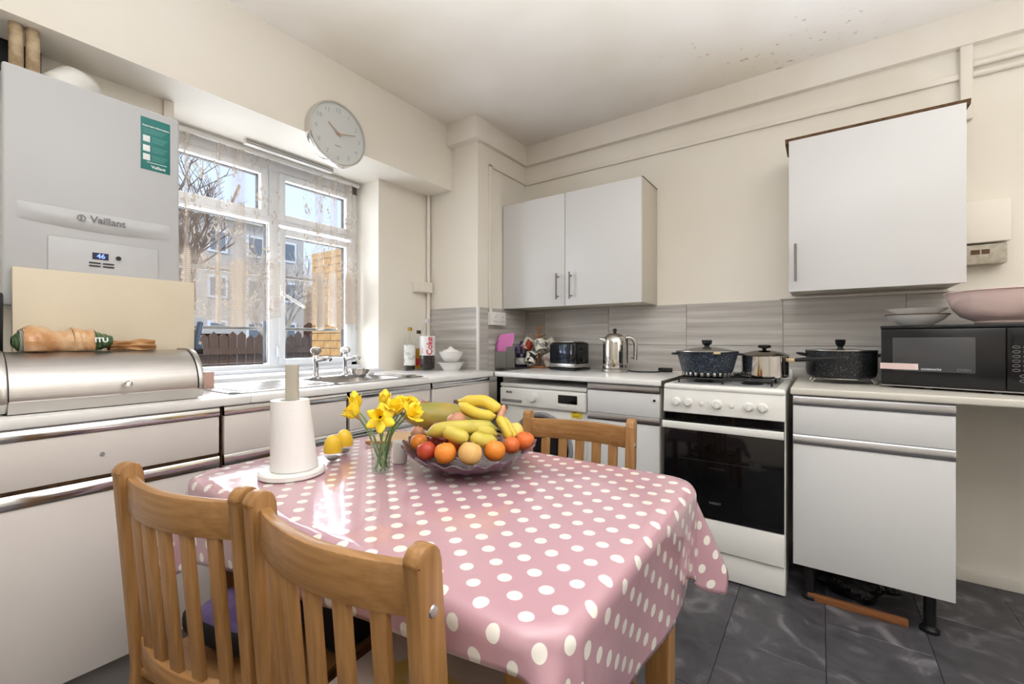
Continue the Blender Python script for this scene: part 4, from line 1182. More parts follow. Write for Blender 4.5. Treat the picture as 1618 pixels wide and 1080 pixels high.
for xx in (.03, .14, .33, .44):
    for yy in (.04, Dm - .05):
        MB().lathe([(0, 0), (.010, 0), (.012, .012), (0, .012)], (xx, yy, 0), 12).obj('foot', 'grey_plastic', t, **L)
zm = ZT + .012 + Hm
for k, (dz, r_, hh, lbl) in enumerate(((0, .104, .046, 'white bowl with a brown rim line on the microwave, under another bowl'), (.040, .098, .030, 'shallow white dish on top of the bowl on the microwave'))):
    t = thing('serving_bowl', lbl, 'bowl', (.328, 2.475, zm + dz), group='white bowls on the microwave')
    MB().lathe([(0, 0), (.045, 0), (.05, .003), (r_ * .82, hh * .55), (r_ * (.98 if k == 0 else 1.0), hh), (r_ * .96, hh), (r_ * .78, hh * .6), (.045, .006), (0, .006)], (.328, 2.475, zm + dz), 44).obj('bowl', 'ceramic', t)
    if k == 0:
        MB().lathe([(r_ * .975, hh - .003), (r_ * .992, hh - .0005), (r_ * .985, hh + .0012), (r_ * .97, hh + .0010)], (.328, 2.475, zm), 44).obj('rim_line', 'wood_dark', t)
t = thing('mixing_bowl', 'large pale pink plastic mixing bowl on the microwave', 'bowl', (.580, 2.430, zm))
mat('pink_pale', (222, 196, 190), .22, coat=.3)
MB().lathe([(0, 0), (.085, 0), (.092, .006), (.090, .012), (.128, .030), (.152, .060), (.166, .100), (.170, .122), (.178, .124), (.177, .127), (.165, .125), (.158, .10), (.145, .062), (.12, .036), (.08, .016), (0, .014)], (.580, 2.430, zm), 52).obj('bowl', 'pink_pale', t)

# ---------------------------------------------------------------- table, cloth
TX0, TX1, TY0, TY1, TZ = -1.285, -.255, .43, 1.10, .748
t = thing('dining_table', 'wooden dining table hidden under the spotted pink cloth', 'table', ((TX0 + TX1) / 2, (TY0 + TY1) / 2, 0))
MB().box((TX0 + .005, TY0 + .005, TZ - .028), (TX1 - .005, TY1 - .005, TZ - .003), bev=.006).obj('table_top', 'chair_wood_x', t)
MB().box((TX0 + .06, TY0 + .05, TZ - .10), (TX1 - .06, TY0 + .07, TZ - .028)).obj('apron', 'chair_wood_x', t)
MB().box((TX0 + .06, TY1 - .07, TZ - .10), (TX1 - .06, TY1 - .05, TZ - .028)).obj('apron', 'chair_wood_x', t)
for xx in (TX0 + .055, TX1 - .055):
    for yy in (TY0 + .055, TY1 - .055):
        MB().box((xx - .028, yy - .028, 0), (xx + .028, yy + .028, TZ - .028), bev=.005).obj('leg', 'chair_wood', t)

def cloth_material():
    m = mat('spotted_vinyl', (214, 150, 158), .14, spec=.6, coat=.6)
    n, l = m.node_tree.nodes, m.node_tree.links
    p = n['Principled BSDF']
    uv = n.new('ShaderNodeUVMap'); uv.uv_map = 'UVMap'
    mp = n.new('ShaderNodeMapping')
    k = 1 / .045
    ang = -math.atan2(.036, .027)
    mp.inputs['Scale'].default_value = (k, k, k)
    mp.inputs['Rotation'].default_value = (0, 0, ang)
    px, py = -.273 * k, .54 * k
    rx, ry = px * math.cos(ang) - py * math.sin(ang), px * math.sin(ang) + py * math.cos(ang)
    mp.inputs['Location'].default_value = (.5 - rx % 1 + 40, .5 - ry % 1 + 40, 0)
    l.new(uv.outputs['UV'], mp.inputs['Vector'])
    # ragged hand-drawn edges of the spots
    nz = n.new('ShaderNodeTexNoise'); nz.inputs['Scale'].default_value = 1.3; nz.inputs['Detail'].default_value = 1
    l.new(mp.outputs['Vector'], nz.inputs['Vector'])
    fr = n.new('ShaderNodeVectorMath'); fr.operation = 'FRACTION'
    l.new(mp.outputs['Vector'], fr.inputs[0])
    sb = n.new('ShaderNodeVectorMath'); sb.operation = 'SUBTRACT'; sb.inputs[1].default_value = (.5, .5, 0)
    l.new(fr.outputs[0], sb.inputs[0])
    fl = n.new('ShaderNodeVectorMath'); fl.operation = 'MULTIPLY'; fl.inputs[1].default_value = (1, 1, 0)
    l.new(sb.outputs[0], fl.inputs[0])
    ln = n.new('ShaderNodeVectorMath'); ln.operation = 'LENGTH'; l.new(fl.outputs[0], ln.inputs[0])
    ad = n.new('ShaderNodeMath'); ad.operation = 'MULTIPLY_ADD'; ad.inputs[1].default_value = .08
    l.new(nz.outputs['Fac'], ad.inputs[0]); l.new(ln.outputs['Value'], ad.inputs[2])
    mr = n.new('ShaderNodeMapRange'); mr.inputs['From Min'].default_value = .258; mr.inputs['From Max'].default_value = .28
    mr.inputs['To Min'].default_value = 1; mr.inputs['To Max'].default_value = 0
    l.new(ad.outputs[0], mr.inputs['Value'])
    mx = n.new('ShaderNodeMixRGB'); mx.inputs['Color1'].default_value = lin((194, 152, 163)); mx.inputs['Color2'].default_value = lin((240, 234, 226))
    l.new(mr.outputs['Result'], mx.inputs['Fac']); l.new(mx.outputs['Color'], p.inputs['Base Color'])
    # creases and ripples of the vinyl
    tb = n.new('ShaderNodeTexNoise'); tb.inputs['Scale'].default_value = 9; tb.inputs['Detail'].default_value = 2; tb.inputs['Distortion'].default_value = .6
    l.new(uv.outputs['UV'], tb.inputs['Vector'])
    bp = n.new('ShaderNodeBump'); bp.inputs['Strength'].default_value = .22; bp.inputs['Distance'].default_value = .010
    l.new(tb.outputs['Fac'], bp.inputs['Height']); l.new(bp.outputs['Normal'], p.inputs['Normal'])
cloth_material()
S0, S1 = TX0 - .20, TX1 + .225
def tmin(s_):
    u = max(0, min(1, (s_ - TX0) / (TX1 - TX0)))
    return TY0 - (.215 + (.055 - .215) * u)
TMAX = TY1 + .16
def cloth_st(u, v):
    s_ = S0 + (S1 - S0) * u
    a = tmin(s_)
    return s_, a + (TMAX - a) * v
def cloth_pos(u, v):
    s_, t_ = cloth_st(u, v)
    rc = .05
    qx, qy = max(TX0 + rc, min(TX1 - rc, s_)), max(TY0 + rc, min(TY1 - rc, t_))
    dx, dy = s_ - qx, t_ - qy
    r = math.hypot(dx, dy)
    if r <= rc:
        return (s_, t_, TZ + .0010 * math.sin(s_ * 23 + t_ * 9) * math.sin(t_ * 17) + .001)
    ux_, uy_ = dx / r, dy / r
    corner = abs(2 * ux_ * uy_)
    phi = math.atan2(abs(uy_), abs(ux_))
    along = qy if abs(ux_) > abs(uy_) else qx
    e = .022
    r -= rc
    q = min(r / e, pi / 2)
    m_ = max(0, r - e * pi / 2)
    # hanging sides ripple a little, corners swing out and fold
    fl_ = -.03 + .045 * math.sin(along * 15 + 1.0) * (1 - corner) + corner ** 1.3 * (.26 + .22 * math.cos(7 * phi + .6))
    o = rc + e * math.sin(q) + m_ * math.sin(fl_)
    return (qx + ux_ * o, qy + uy_ * o, TZ + .001 - e * (1 - math.cos(q)) - m_ * math.cos(fl_))
b = MB().grid(cloth_pos, 150, 110, cloth_st)
for f in b.bm.faces: f.smooth = True
cl = b.obj('tablecloth', 'spotted_vinyl', smooth=80)
tag(cl, 'shiny pink vinyl tablecloth with white spots draped over the table', 'tablecloth')
sol = cl.modifiers.new('thickness', 'SOLIDIFY'); sol.thickness = .0012; sol.offset = 1

# ---------------------------------------------------------------- chairs
def make_chair(label):
    t = thing('dining_chair', label, 'chair', (0, 0, 0), 0, 'slat-back wooden dining chairs')
    def py(z):
        return (.0 if z > .84 else .03 * (.85 - z) / .40) if z > .45 else .03 * z / .45
    zs_ = [0, .2, .45, .6, .75, .83]
    for sx in (-.170, .170):
        hw = .021
        outl = [(py(z) - hw, z) for z in zs_] + [(py(.85) + hw * math.cos(a) * 1.0, .832 + .020 * math.sin(a)) for a in [pi - pi * k / 8 for k in range(9)]] + [(py(z) + hw, z) for z in zs_[::-1]]
        po = MB().prism(outl, 0, sx - .0125, sx + .0125, bev=.004).obj('back_post', 'chair_wood', t, **L)
        MB().lathe([(0, .0015), (.006, .0015), (.0075, 0), (.0075, -.002)], (sx + math.copysign(.0125, sx), py(.775), .775), 18, Matrix.Rotation(R(90) * math.copysign(1, sx), 4, 'Y')).obj('screw_cap', 'alu', po, **L)
        MB().prism([(.365, 0), (.395, 0), (.402, .43), (.362, .43)], 0, sx - .018, sx + .018, bev=.003).obj('front_leg', 'chair_wood', t, **L)
        MB().box((sx - .009, .05, .375), (sx + .009, .37, .43), bev=.002).obj('side_rail', 'chair_wood_x', t, **L)
    bul = lambda x: -.030 * (1 - (x / .160) ** 2)
    def rail(z0, z1, th, yo, nm):
        xs_ = [-.160 + .32 * k / 16 for k in range(17)]
        o_ = [(x, yo + bul(x) - th / 2) for x in xs_] + [(x, yo + bul(x) + th / 2) for x in xs_[::-1]]
        MB().prism(o_, 2, z0, z1, bev=.004).obj(nm, 'chair_wood_x', t, **L)
    rail(.764, .826, .018, py(.80), 'top_rail')
    rail(.465, .510, .018, py(.48) - .002, 'lower_rail')
    for k in range(5):
        x = -.112 + .056 * k
        y0, y1 = py(.49) + bul(x), py(.79) + bul(x)
        MB().prism([(y0 - .0055, .50), (y0 + .0055, .50), (y1 + .0055, .770), (y1 - .0055, .770)], 0, x - .0145, x + .0145, bev=.003).obj('slat', 'chair_wood', t, **L)
    MB().box((-.178, .015, .432), (.178, .405, .450), bev=.006).obj('seat', 'chair_wood_x', t, **L)
    MB().box((-.155, .362, .375), (.155, .380, .43), bev=.002).obj('front_rail', 'chair_wood_x', t, **L)
    return t
chA = make_chair('slat-back wooden chair at the near left, closest to the cream drawers')
pA = Vector((-.917, .288, 0)); pBc = Vector((-.543, .337, 0))
chB = dup(chA, pBc, R(3.8), 'slat-back wooden chair at the near side, closest to the camera', 'slat-back wooden dining chairs')
chC = dup(chA, (-.626, 1.238, 0), R(180 + 6.5), 'slat-back wooden chair on the far side of the table, before the washing machine', 'slat-back wooden dining chairs')
chA.matrix_basis = Matrix.Translation(pA) @ Matrix.Rotation(R(11), 4, 'Z')

# cushions and bag on the seats
mat('cushion_print', (244, 224, 216), .8, noise=(7, (234, 200, 110), .52, .60))
mat('fabric_purple', (116, 96, 140), .8, noise=(14, (86, 70, 112)))
mat('fabric_black', (26, 26, 30), .7)
def cushion(name, lbl, base, rot, w, dpt, h, m, z, ox=0):
    t = thing(name, lbl, 'cushion', (base[0], base[1], z), rot)
    b = MB()
    def fn(q):
        f = lambda a, s_: math.copysign(abs(a / s_) ** .45, a) * s_
        return Vector((f(q.x, w), f(q.y, dpt), q.z))
    b.ball((ox, .21, h), 1, 40, 14, sq=(w, dpt, h), fn=fn)
    o = b.obj('pad', m, t, **L, smooth=60)
    return t
tB = cushion('seat_cushion', 'pale printed seat cushion with yellow patches on the nearest chair', pBc, R(3.8), .165, .175, .022, 'cushion_print', .4505)
for k in range(5):
    MB().tube([(.02 + .02 * k, .27 + .012 * k, .0440), (.06 + .025 * k, .285 + .016 * k, .0436), (.10 + .012 * k, .292 + .012 * k, .043)], [.001, .0035, .001], 6, flat=(.4, 1)).obj('dark_stroke', 'fabric_black', tB, **L)
tA = cushion('folded_cloth', 'folded purple cloth bundle on the chair near the cream drawers', pA, R(11), .105, .130, .042, 'fabric_purple', .4505, -.055)
MB().tube([(-.14, .085, .055), (-.09, .072, .060), (0, .072, .060), (.045, .085, .055)], .022, 10, flat=(1, .25)).obj('black_band', 'fabric_black', tA, **L)
tag(MB().box((-.865, .50, .4505), (-.775, .60, .61), bev=.02, seg=3).obj('black_bag', 'fabric_black'), 'small black bag standing beside the purple bundle on the left chair', 'bag')

# ---------------------------------------------------------------- things on the table
ZB = TZ + .003
rx, ry = -1.0745, .570
t = thing('towel_holder', 'white round kitchen-roll stand with a flat greyish post', 'holder', (rx, ry, ZB))
MB().lathe([(0, 0), (.072, 0), (.076, .003), (.076, .012), (.072, .016), (0, .016)], (rx, ry, ZB), 48).obj('base', 'white_enamel', t)
MB().box((-.015, -.006, .016), (.015, .006, .272), bev=.001, mtx=Matrix.Translation((rx, ry, ZB)) @ Matrix.Rotation(YAW, 4, 'Z')).obj('post', mat('post_grey', (182, 174, 160), .5), t)
mat('tissue', (240, 238, 236), .9, bump=(120, .3, .002))
t = thing('kitchen_roll', 'white kitchen roll loosely wound on its stand', 'paper roll', (rx, ry, ZB + .016))
b = MB()
def roll(u, v):
    a = 2 * pi * v
    h = .168 * u
    r0 = .0540 - .0105 * u
    sh = ex * (.006 - .0115 * u)
    return (rx + sh.x + r0 * math.cos(a), ry + sh.y + r0 * math.sin(a), ZB + .017 + h)
b.grid(roll, 4, 48)
rtop = .0435
b.lathe([(rtop, .168), (.022, .167), (.022, .10)], (rx - ex.x * .0055, ry - ex.y * .0055, ZB + .017), 40)
b.obj('paper', 'tissue', t, smooth=50)

mat('yolk_yellow', (240, 196, 50), .35, coat=.3)
mat('grey_green', (134, 132, 116), .4)
for (u, v, lbl) in ((526, 728, 'yellow egg-shaped pot nearer the kitchen roll'), (544, 716, 'yellow egg-shaped pot further from the kitchen roll')):
    k = (HCAM - ZB) * F_PX / (v - CY)
    p = at(u, v, k); p.z = ZB
    t = thing('egg_pot', lbl, 'pot', p, group='yellow egg-shaped pots')
    S = .072 if v > 720 else .070
    prof = lambda a0, a1, n: [(.0245 * math.sin(pi * q) ** .85 * (1.0 - .12 * (q - .45)), S * (.5 - .5 * math.cos(pi * q))) for q in [a0 + (a1 - a0) * i / n for i in range(n + 1)]]
    MB().lathe(prof(.40, 1, 14), p, 32).obj('yellow_dome', 'yolk_yellow', t)
    MB().lathe([(0, .001)] + prof(.06, .40, 8), p, 32).obj('clear_bottom', 'clear_plastic', t)
    MB().lathe([(0, .004)] + [(r * .9, z_ + .001) for r, z_ in prof(.10, .26, 6)] + [(0, .012)], p, 28).obj('contents', 'grey_green', t)

# vase with daffodils
k = (HCAM - ZB) * F_PX / (745 - CY)
vp = at(602, 745, k); vp.z = ZB
t = thing('glass_vase', 'small clear glass vase of water holding the daffodils', 'vase', vp)
MB().lathe([(0, 0), (.021, 0), (.0235, .003), (.0245, .05), (.027, .085), (.029, .098), (.027, .098), (.025, .085), (.0225, .05), (.0215, .006), (0, .006)], vp, 36).obj('glass', 'clear_glass', t)
MB().lathe([(.0275, .096), (.0305, .098), (.0305, .101), (.0275, .101)], vp, 36).obj('rim', 'clear_plastic', t)
mat('stem_water', (206, 222, 190), .05, trans=.9, ior=1.2)
MB().lathe([(0, .0065), (.0212, .0065), (.0222, .05), (.0236, .066), (0, .066)], vp, 30).obj('water', 'clear_glass', t)
mat('stem_green', (106, 142, 82), .5, noise=(20, (128, 160, 94)))
mat('petal_yellow', (255, 230, 66), .5, noise=(30, (252, 216, 44)))
mat('trumpet_yellow', (254, 214, 36), .5)
mat('spathe', (170, 140, 90), .7)
def daffodil(u, v, dd, axis, opening, lbl, k_):
    hpt = at(u, v, vp_d + dd)
    t = thing('daffodil', lbl, 'flower', vp, group='yellow daffodils in the vase')
    a = k_ * 2.4
    foot = vp + Vector((.015 * math.cos(a), .015 * math.sin(a), .010))
    out = (hpt - vp); 
    neck = vp + Vector((out.x * .22, out.y * .22, .098)) 
    neck = vp + Vector((max(-.022, min(.022, out.x * .5)), max(-.022, min(.022, out.y * .5)), .098))
    ax = (ex * axis[0] + Vector((0, 0, 1)) * axis[1] + Vector((math.sin(YAW), -math.cos(YAW), 0)) * axis[2]).normalized()
    base = hpt - ax * .012
    pth = spline([foot, neck, neck.lerp(base, .55) + Vector((0, 0, .004)), base - ax * .006, base], 5)
    MB().tube(pth, [.0024] * (len(pth) - 3) + [.0032, .0040, .004], 8).obj('stem', 'stem_green', t)
    sd = ax.cross(Vector((.31, .2, .9))).normalized()
    M = Matrix((sd, ax.cross(sd), ax)).transposed().to_4x4()
    if opening < .35:
        MB().lathe([(.004, 0), (.010, .010), (.0125, .022), (.010, .034), (.005, .042), (0, .044)], base, 14, M).obj('bud', 'petal_yellow', t)
    else:
        MB().lathe([(.006, .002), (.0095, .010), (.011, .022), (.0145, .030), (.0140, .031), (.0098, .022), (.004, .006)], base, 24, M, fr=lambda a_, r, z_: (r * (1 + .08 * math.sin(8 * a_) * (z_ > .025)), z_)).obj('trumpet', 'trumpet_yellow', t)
    for q in range(6):
        th = 2 * pi * q / 6
        op = opening * R(88)
        wd, ln = .0125, .034
        def pf(a_, b_, th=th, op=op):
            s_ = (a_ - .5) * 2
            w_ = wd * math.sin(pi * min(1, (.12 + .88 * b_)) * .96) ** .75
            rad = .005 + ln * b_ * math.sin(op)
            hh = .002 + ln * b_ * math.cos(op) + .006 * (1 - s_ * s_) * b_ * 0 - .004 * s_ * s_
            q_ = Vector((rad, s_ * w_, hh))
            q_ = Matrix.Rotation(th, 3, 'Z') @ q_
            return base + M.to_3x3() @ q_
        MB().grid(pf, 6, 8).obj('petal', 'petal_yellow', t, smooth=80, solid=.0007)
    MB().lathe([(.0035, -.012), (.0045, -.004), (.006, .003)], base, 10, M).obj('sheath', 'spathe', t)
vp_d = k
fl_specs = [(562, 636, .03, (-.2, 1, -.1), .24, 'half-closed daffodil at the upper left of the bunch'),
            (558, 651, -.02, (-.7, .75, .1), .40, 'daffodil leaning furthest left towards the kitchen roll'),
            (608, 633, .05, (.05, 1, 0), .20, 'daffodil bud standing upright in the middle of the bunch'),
            (600, 658, -.05, (0, .45, .9), .95, 'wide open daffodil facing the camera in front'),
            (625, 644, -.02, (.1, .9, .4), .45, 'daffodil just right of the open front flower'),
            (636, 638, .03, (.25, 1, 0), .42, 'daffodil third from the right, at the top of the bunch'),
            (648, 639, .04, (.5, .9, .1), .55, 'daffodil second from the right, tipping towards the papaya'),
            (652, 652, -.01, (.75, .6, .3), .60, 'daffodil lowest at the right, touching the papaya')]
for i_, (u, v, dd, ax_, op_, lb_) in enumerate(fl_specs):
    daffodil(u, v, dd, ax_, op_, lb_, i_)

cp = at(632, 730, (HCAM - ZB) * F_PX / (730 - CY)); cp.z = ZB
tag(MB().lathe([(0, 0), (.018, 0), (.0195, .003), (.0205, .055), (.0195, .058), (.0185, .055), (.0175, .005), (0, .005)], cp, 30).obj('egg_cup', 'ceramic'), 'small plain white cup half hidden behind the vase', 'cup')
t = thing('serving_board', 'small wooden board lying on the table behind the fruit bowl', 'board', (-1.115, .975, ZB), R(28))
MB().box((-.11, -.07, 0), (.11, .07, .016), bev=.005).obj('plank', 'board_wood', t, **L)
MB().box((-.111, -.071, .004), (.111, -.069, .012), bev=.0005).obj('edge_band', 'tree_wood', t, **L)

# fruit bowl
bc = Vector((-.757, .876, ZB))
t = thing('fruit_bowl', 'wide scalloped purple glass bowl piled with fruit', 'bowl', bc)
mat('purple_glass', (128, 104, 120), .10, trans=.45, coat=.5)
def scal(a, r, z_):
    q = max(0, (r - .08) / .1)
    return r * (1 + .030 * q * math.sin(22 * a)), z_ + .006 * q * math.sin(22 * a) + .010 * q * math.cos(2 * (a - YAW))
MB().lathe([(0, .002), (.065, .001), (.10, .010), (.138, .027), (.163, .046), (.173, .054), (.1715, .057), (.161, .050), (.136, .031), (.10, .014), (.06, .006), (0, .006)], bc, 132, fr=scal).obj('bowl', 'purple_glass', t)

mat('orange_skin', (236, 146, 56), .38, noise=(9, (228, 128, 44), .35, .7), bump=(260, .35, .002))
mat('orange_deep', (226, 118, 58), .38, noise=(9, (216, 104, 50), .35, .7), bump=(260, .35, .002))
mat('melon_skin', (226, 184, 118), .45, noise=(14, (216, 168, 98), .35, .7), bump=(200, .25, .002))
mat('red_skin', (176, 58, 40), .25, noise=(10, (206, 104, 58), .45, .75))
mat('onion_skin', (186, 112, 96), .3, noise=(6, (222, 186, 140), .4, .65))
mat('dark_red', (128, 34, 34), .3)
mat('papaya_skin', (152, 146, 66), .35, noise=(8, (204, 158, 80), .45, .70))
mat('banana_skin', (226, 196, 76), .4, noise=(10, (178, 176, 66), .55, .75))
mat('banana_green', (206, 188, 84), .4, noise=(12, (136, 146, 62), .50, .72))
mat('banana_tip', (96, 78, 56), .7)
mat('pear_skin', (226, 204, 110), .4)
def fruit(name, u, v, r_px, d, m, lbl, cat, sq=(1, 1, 1), stem=None):
    c = at(u, v, d); r = r_px * d / F_PX
    t = thing(name, lbl, cat, (c.x, c.y, c.z - r * sq[2]), group=None)
    def dimple(q):
        a = abs(q.z) / (r * sq[2])
        k_ = 1 - .10 * smoothstep(.75, 1, a) * (1 if q.z > 0 else .5)
        return Vector((q.x, q.y, q.z * k_))
    tl = Matrix.Rotation(R(random.uniform(-25, 25)), 4, 'X') @ Matrix.Rotation(R(random.uniform(-25, 25)), 4, 'Y')
    MB().ball(c, r, 28, 18, sq=sq, mtx=tl, fn=dimple).obj('flesh', m, t, smooth=80)
    p = c + tl.to_3x3() @ Vector((0, 0, r * sq[2] * .9))
    MB().lathe([(0, -.002), (.0028, -.001), (.0022, .002), (0, .0024)], p, 10, tl).obj('stalk_end', stem or 'spathe', t)
    return t
fruit('orange', 662, 698, 13.5, 1.13, 'orange_skin', 'orange at the far left edge of the fruit bowl', 'orange')
fruit('apple', 674, 712, 15.5, 1.05, 'red_skin', 'shiny red apple at the front left of the bowl', 'apple')
fruit('orange', 703.5, 715.5, 17.5, 1.03, 'orange_skin', 'bright orange left of the pale yellow melon', 'orange')
fruit('melon', 743, 716, 19, 1.02, 'melon_skin', 'small pale yellow melon at the front centre of the bowl', 'melon')
fruit('orange', 781.5, 711.5, 17.3, 1.06, 'orange_skin', 'bright orange right of the pale yellow melon', 'orange')
fruit('tangerine', 807.5, 703, 14, 1.13, 'orange_deep', 'small deep orange tangerine between two oranges on the right', 'tangerine')
fruit('orange', 829, 697, 16, 1.17, 'orange_deep', 'large reddish orange at the right rim of the bowl', 'orange')
fruit('onion', 660, 684, 11, 1.23, 'onion_skin', 'small brown onion at the back left, against the papaya', 'onion')
fruit('apple', 694, 699, 17, 1.13, 'dark_red', 'dark red apple wedged under the front bananas', 'apple')
fruit('orange', 722, 700, 14, 1.12, 'orange_deep', 'orange mostly hidden beneath the front bananas', 'orange')
fruit('onion', 692, 679, 14, 1.19, 'dark_red', 'red onion peeping out between papaya and bananas', 'onion')
fruit('onion', 721.5, 666, 16, 1.16, 'onion_skin', 'round brown onion sitting on top of the pile', 'onion')
fruit('pear', 815, 681, 12, 1.20, 'pear_skin', 'pale yellow pear behind the small tangerine', 'pear', sq=(1, 1, 1.25))
# papaya
pc = at(693, 659, 1.29)
pt = t = thing('papaya', 'big green and yellow papaya lying across the back of the bowl', 'papaya', (pc.x, pc.y, pc.z - .04))
Mp = Matrix.Rotation(YAW + R(12), 4, 'Z') @ Matrix.Rotation(R(8), 4, 'Y')
def pap(q):
    return Vector((q.x, q.y * (1 + .16 * q.x / .11), q.z * (1 + .16 * q.x / .11)))
MB().ball(pc, 1, 36, 20, sq=(.106, .046, .045), mtx=Mp @ Matrix.Rotation(0, 4, 'X'), fn=lambda q: pap(q)).obj('flesh', 'papaya_skin', t, smooth=80)
MB().ball(pc + Mp.to_3x3() @ Vector((-.105, 0, 0)), .006, 12, 8).obj('stalk_end', 'banana_tip', t)
def banana(pts, r, m, lbl, n=7):
    P = [at(*p) for p in pts]
    t = thing('banana', lbl, 'banana', (P[len(P) // 2].x, P[len(P) // 2].y, min(p.z for p in P) - r), group='bananas in the fruit bowl')
    S = spline(P, n)
    N = len(S) - 1
    rad = []
    for i in range(N + 1):
        q = i / N
        rad.append(r * min(smoothstep(-.04, .22, q) * .78 + .22, smoothstep(1.05, .82, q) * .85 + .15) if True else r)
    MB().tube(S, rad, 7).obj('flesh', m, t, smooth=70)
    MB().ball(S[-1], r * .26, 8, 6).obj('tip', 'banana_tip', t)
    MB().tube([S[0] + (S[0] - S[1]).normalized() * .012, S[0]], [r * .30, r * .26], 8).obj('stalk', 'banana_tip', t)
    return t
banana([(724, 634, 1.21), (745, 634, 1.20), (765, 634, 1.19), (781, 643, 1.18), (787, 650, 1.18)], .0175, 'banana_skin', 'topmost yellow banana at the upper right of the bowl')
banana([(725, 637, 1.20), (742, 648, 1.18), (762, 656, 1.16), (783, 657, 1.16)], .0165, 'banana_skin', 'yellow banana just below the topmost one')
banana([(784, 677, 1.12), (765, 675, 1.10), (735, 675, 1.08), (700, 678, 1.08), (674, 685, 1.10)], .0185, 'banana_green', 'long green-tipped banana lying across the middle of the bowl')
banana([(785, 686, 1.11), (765, 681, 1.09), (748, 676, 1.09), (735, 672, 1.10)], .0170, 'banana_green', 'greenish banana resting on the long middle one')
banana([(742, 692, 1.07), (728, 690, 1.06), (714, 684, 1.06), (701, 679, 1.07)], .0185, 'banana_green', 'greenish banana just above the pale melon')
banana([(784, 694, 1.09), (770, 697, 1.07), (756, 694, 1.06), (745, 688, 1.07)], .0175, 'banana_green', 'greenish banana touching the right-hand bright orange')
bt = banana([(787, 657, 1.17), (793, 668, 1.15), (800, 682, 1.14), (805, 694, 1.14)], .0135, 'banana_skin', 'yellow banana hanging down at the right side of the pile')
banana([(789, 658, 1.19), (799, 668, 1.17), (808, 683, 1.16), (812, 692, 1.16)], .0120, 'banana_skin', 'second yellow banana hanging down behind the tangerine')
MB().tube([at(789, 664, 1.17), at(791, 652, 1.18), at(795, 645, 1.19), at(799, 643, 1.19)], [.010, .011, .011, .009], 12).obj('bunch_stump', 'onion_skin', bt)
MB().tube([at(798, 643.5, 1.19), at(802, 645, 1.19)], [.008, .005], 8).obj('cut_end', 'banana_tip', bt)
MB().tube([at(664, 640, 1.33), at(668, 634, 1.33), at(675, 634, 1.33), at(676, 650, 1.33)], [.004, .008, .007, .004], 10).obj('stalk', 'onion_skin', pt)

# ---------------------------------------------------------------- net curtains
def lace_material():
    m = bpy.data.materials.new('lace')
    m.use_nodes = True
    n, l = m.node_tree.nodes, m.node_tree.links
    out = n['Material Output']; n.remove(n['Principled BSDF'])
    uv = n.new('ShaderNodeUVMap'); uv.uv_map = 'UVMap'
    def ramp(fac, a, b):
        r = n.new('ShaderNodeMapRange'); r.inputs['From Min'].default_value = a; r.inputs['From Max'].default_value = b
        l.new(fac, r.inputs['Value']); return r.outputs['Result']
    def math_(op, a, b):
        k = n.new('ShaderNodeMath'); k.operation = op; k.use_clamp = True
        for i, x in enumerate((a, b)):
            if isinstance(x, (int, float)): k.inputs[i].default_value = x
            else: l.new(x, k.inputs[i])
        return k.outputs[0]
    # floral sprigs: rings of petals around scattered centres
    vo = n.new('ShaderNodeTexVoronoi'); vo.inputs['Scale'].default_value = 10.5; vo.inputs['Randomness'].default_value = .75
    l.new(uv.outputs['UV'], vo.inputs['Vector'])
    v2 = n.new('ShaderNodeTexVoronoi'); v2.inputs['Scale'].default_value = 40
    l.new(uv.outputs['UV'], v2.inputs['Vector'])
    petals = math_('MULTIPLY', ramp(vo.outputs['Distance'], .50, .42), ramp(v2.outputs['Distance'], .44, .36))
    # bands of openwork near the hem, scalloped edge
    sp = n.new('ShaderNodeSeparateXYZ'); l.new(uv.outputs['UV'], sp.inputs[0])
    hem = ramp(sp.outputs['Y'], .36, .30)
    v3 = n.new('ShaderNodeTexVoronoi'); v3.inputs['Scale'].default_value = 95; v3.inputs['Randomness'].default_value = 0
    l.new(uv.outputs['UV'], v3.inputs['Vector'])
    holes = ramp(v3.outputs['Distance'], .26, .38)
    hemd = math_('MULTIPLY', hem, math_('ADD', math_('MULTIPLY', holes, .40), .12))
    net = .13
    al = math_('ADD', math_('ADD', math_('MULTIPLY', petals, .85), hemd), net)
    at_ = n.new('ShaderNodeAttribute'); at_.attribute_name = 'gather'
    al = math_('MULTIPLY', al, at_.outputs['Fac'])
    tr = n.new('ShaderNodeBsdfTransparent')
    df = n.new('ShaderNodeBsdfDiffuse'); df.inputs['Color'].default_value = lin((208, 196, 184))
    tl = n.new('ShaderNodeBsdfTranslucent'); tl.inputs['Color'].default_value = lin((214, 198, 180))
    m1 = n.new('ShaderNodeMixShader'); m1.inputs['Fac'].default_value = .05
    l.new(df.outputs[0], m1.inputs[1]); l.new(tl.outputs[0], m1.inputs[2])
    mx = n.new('ShaderNodeMixShader')
    l.new(al, mx.inputs['Fac']); l.new(tr.outputs[0], mx.inputs[1]); l.new(m1.outputs[0], mx.inputs[2])
    l.new(mx.outputs[0], out.inputs['Surface'])
    MATS['lace'] = m
lace_material()
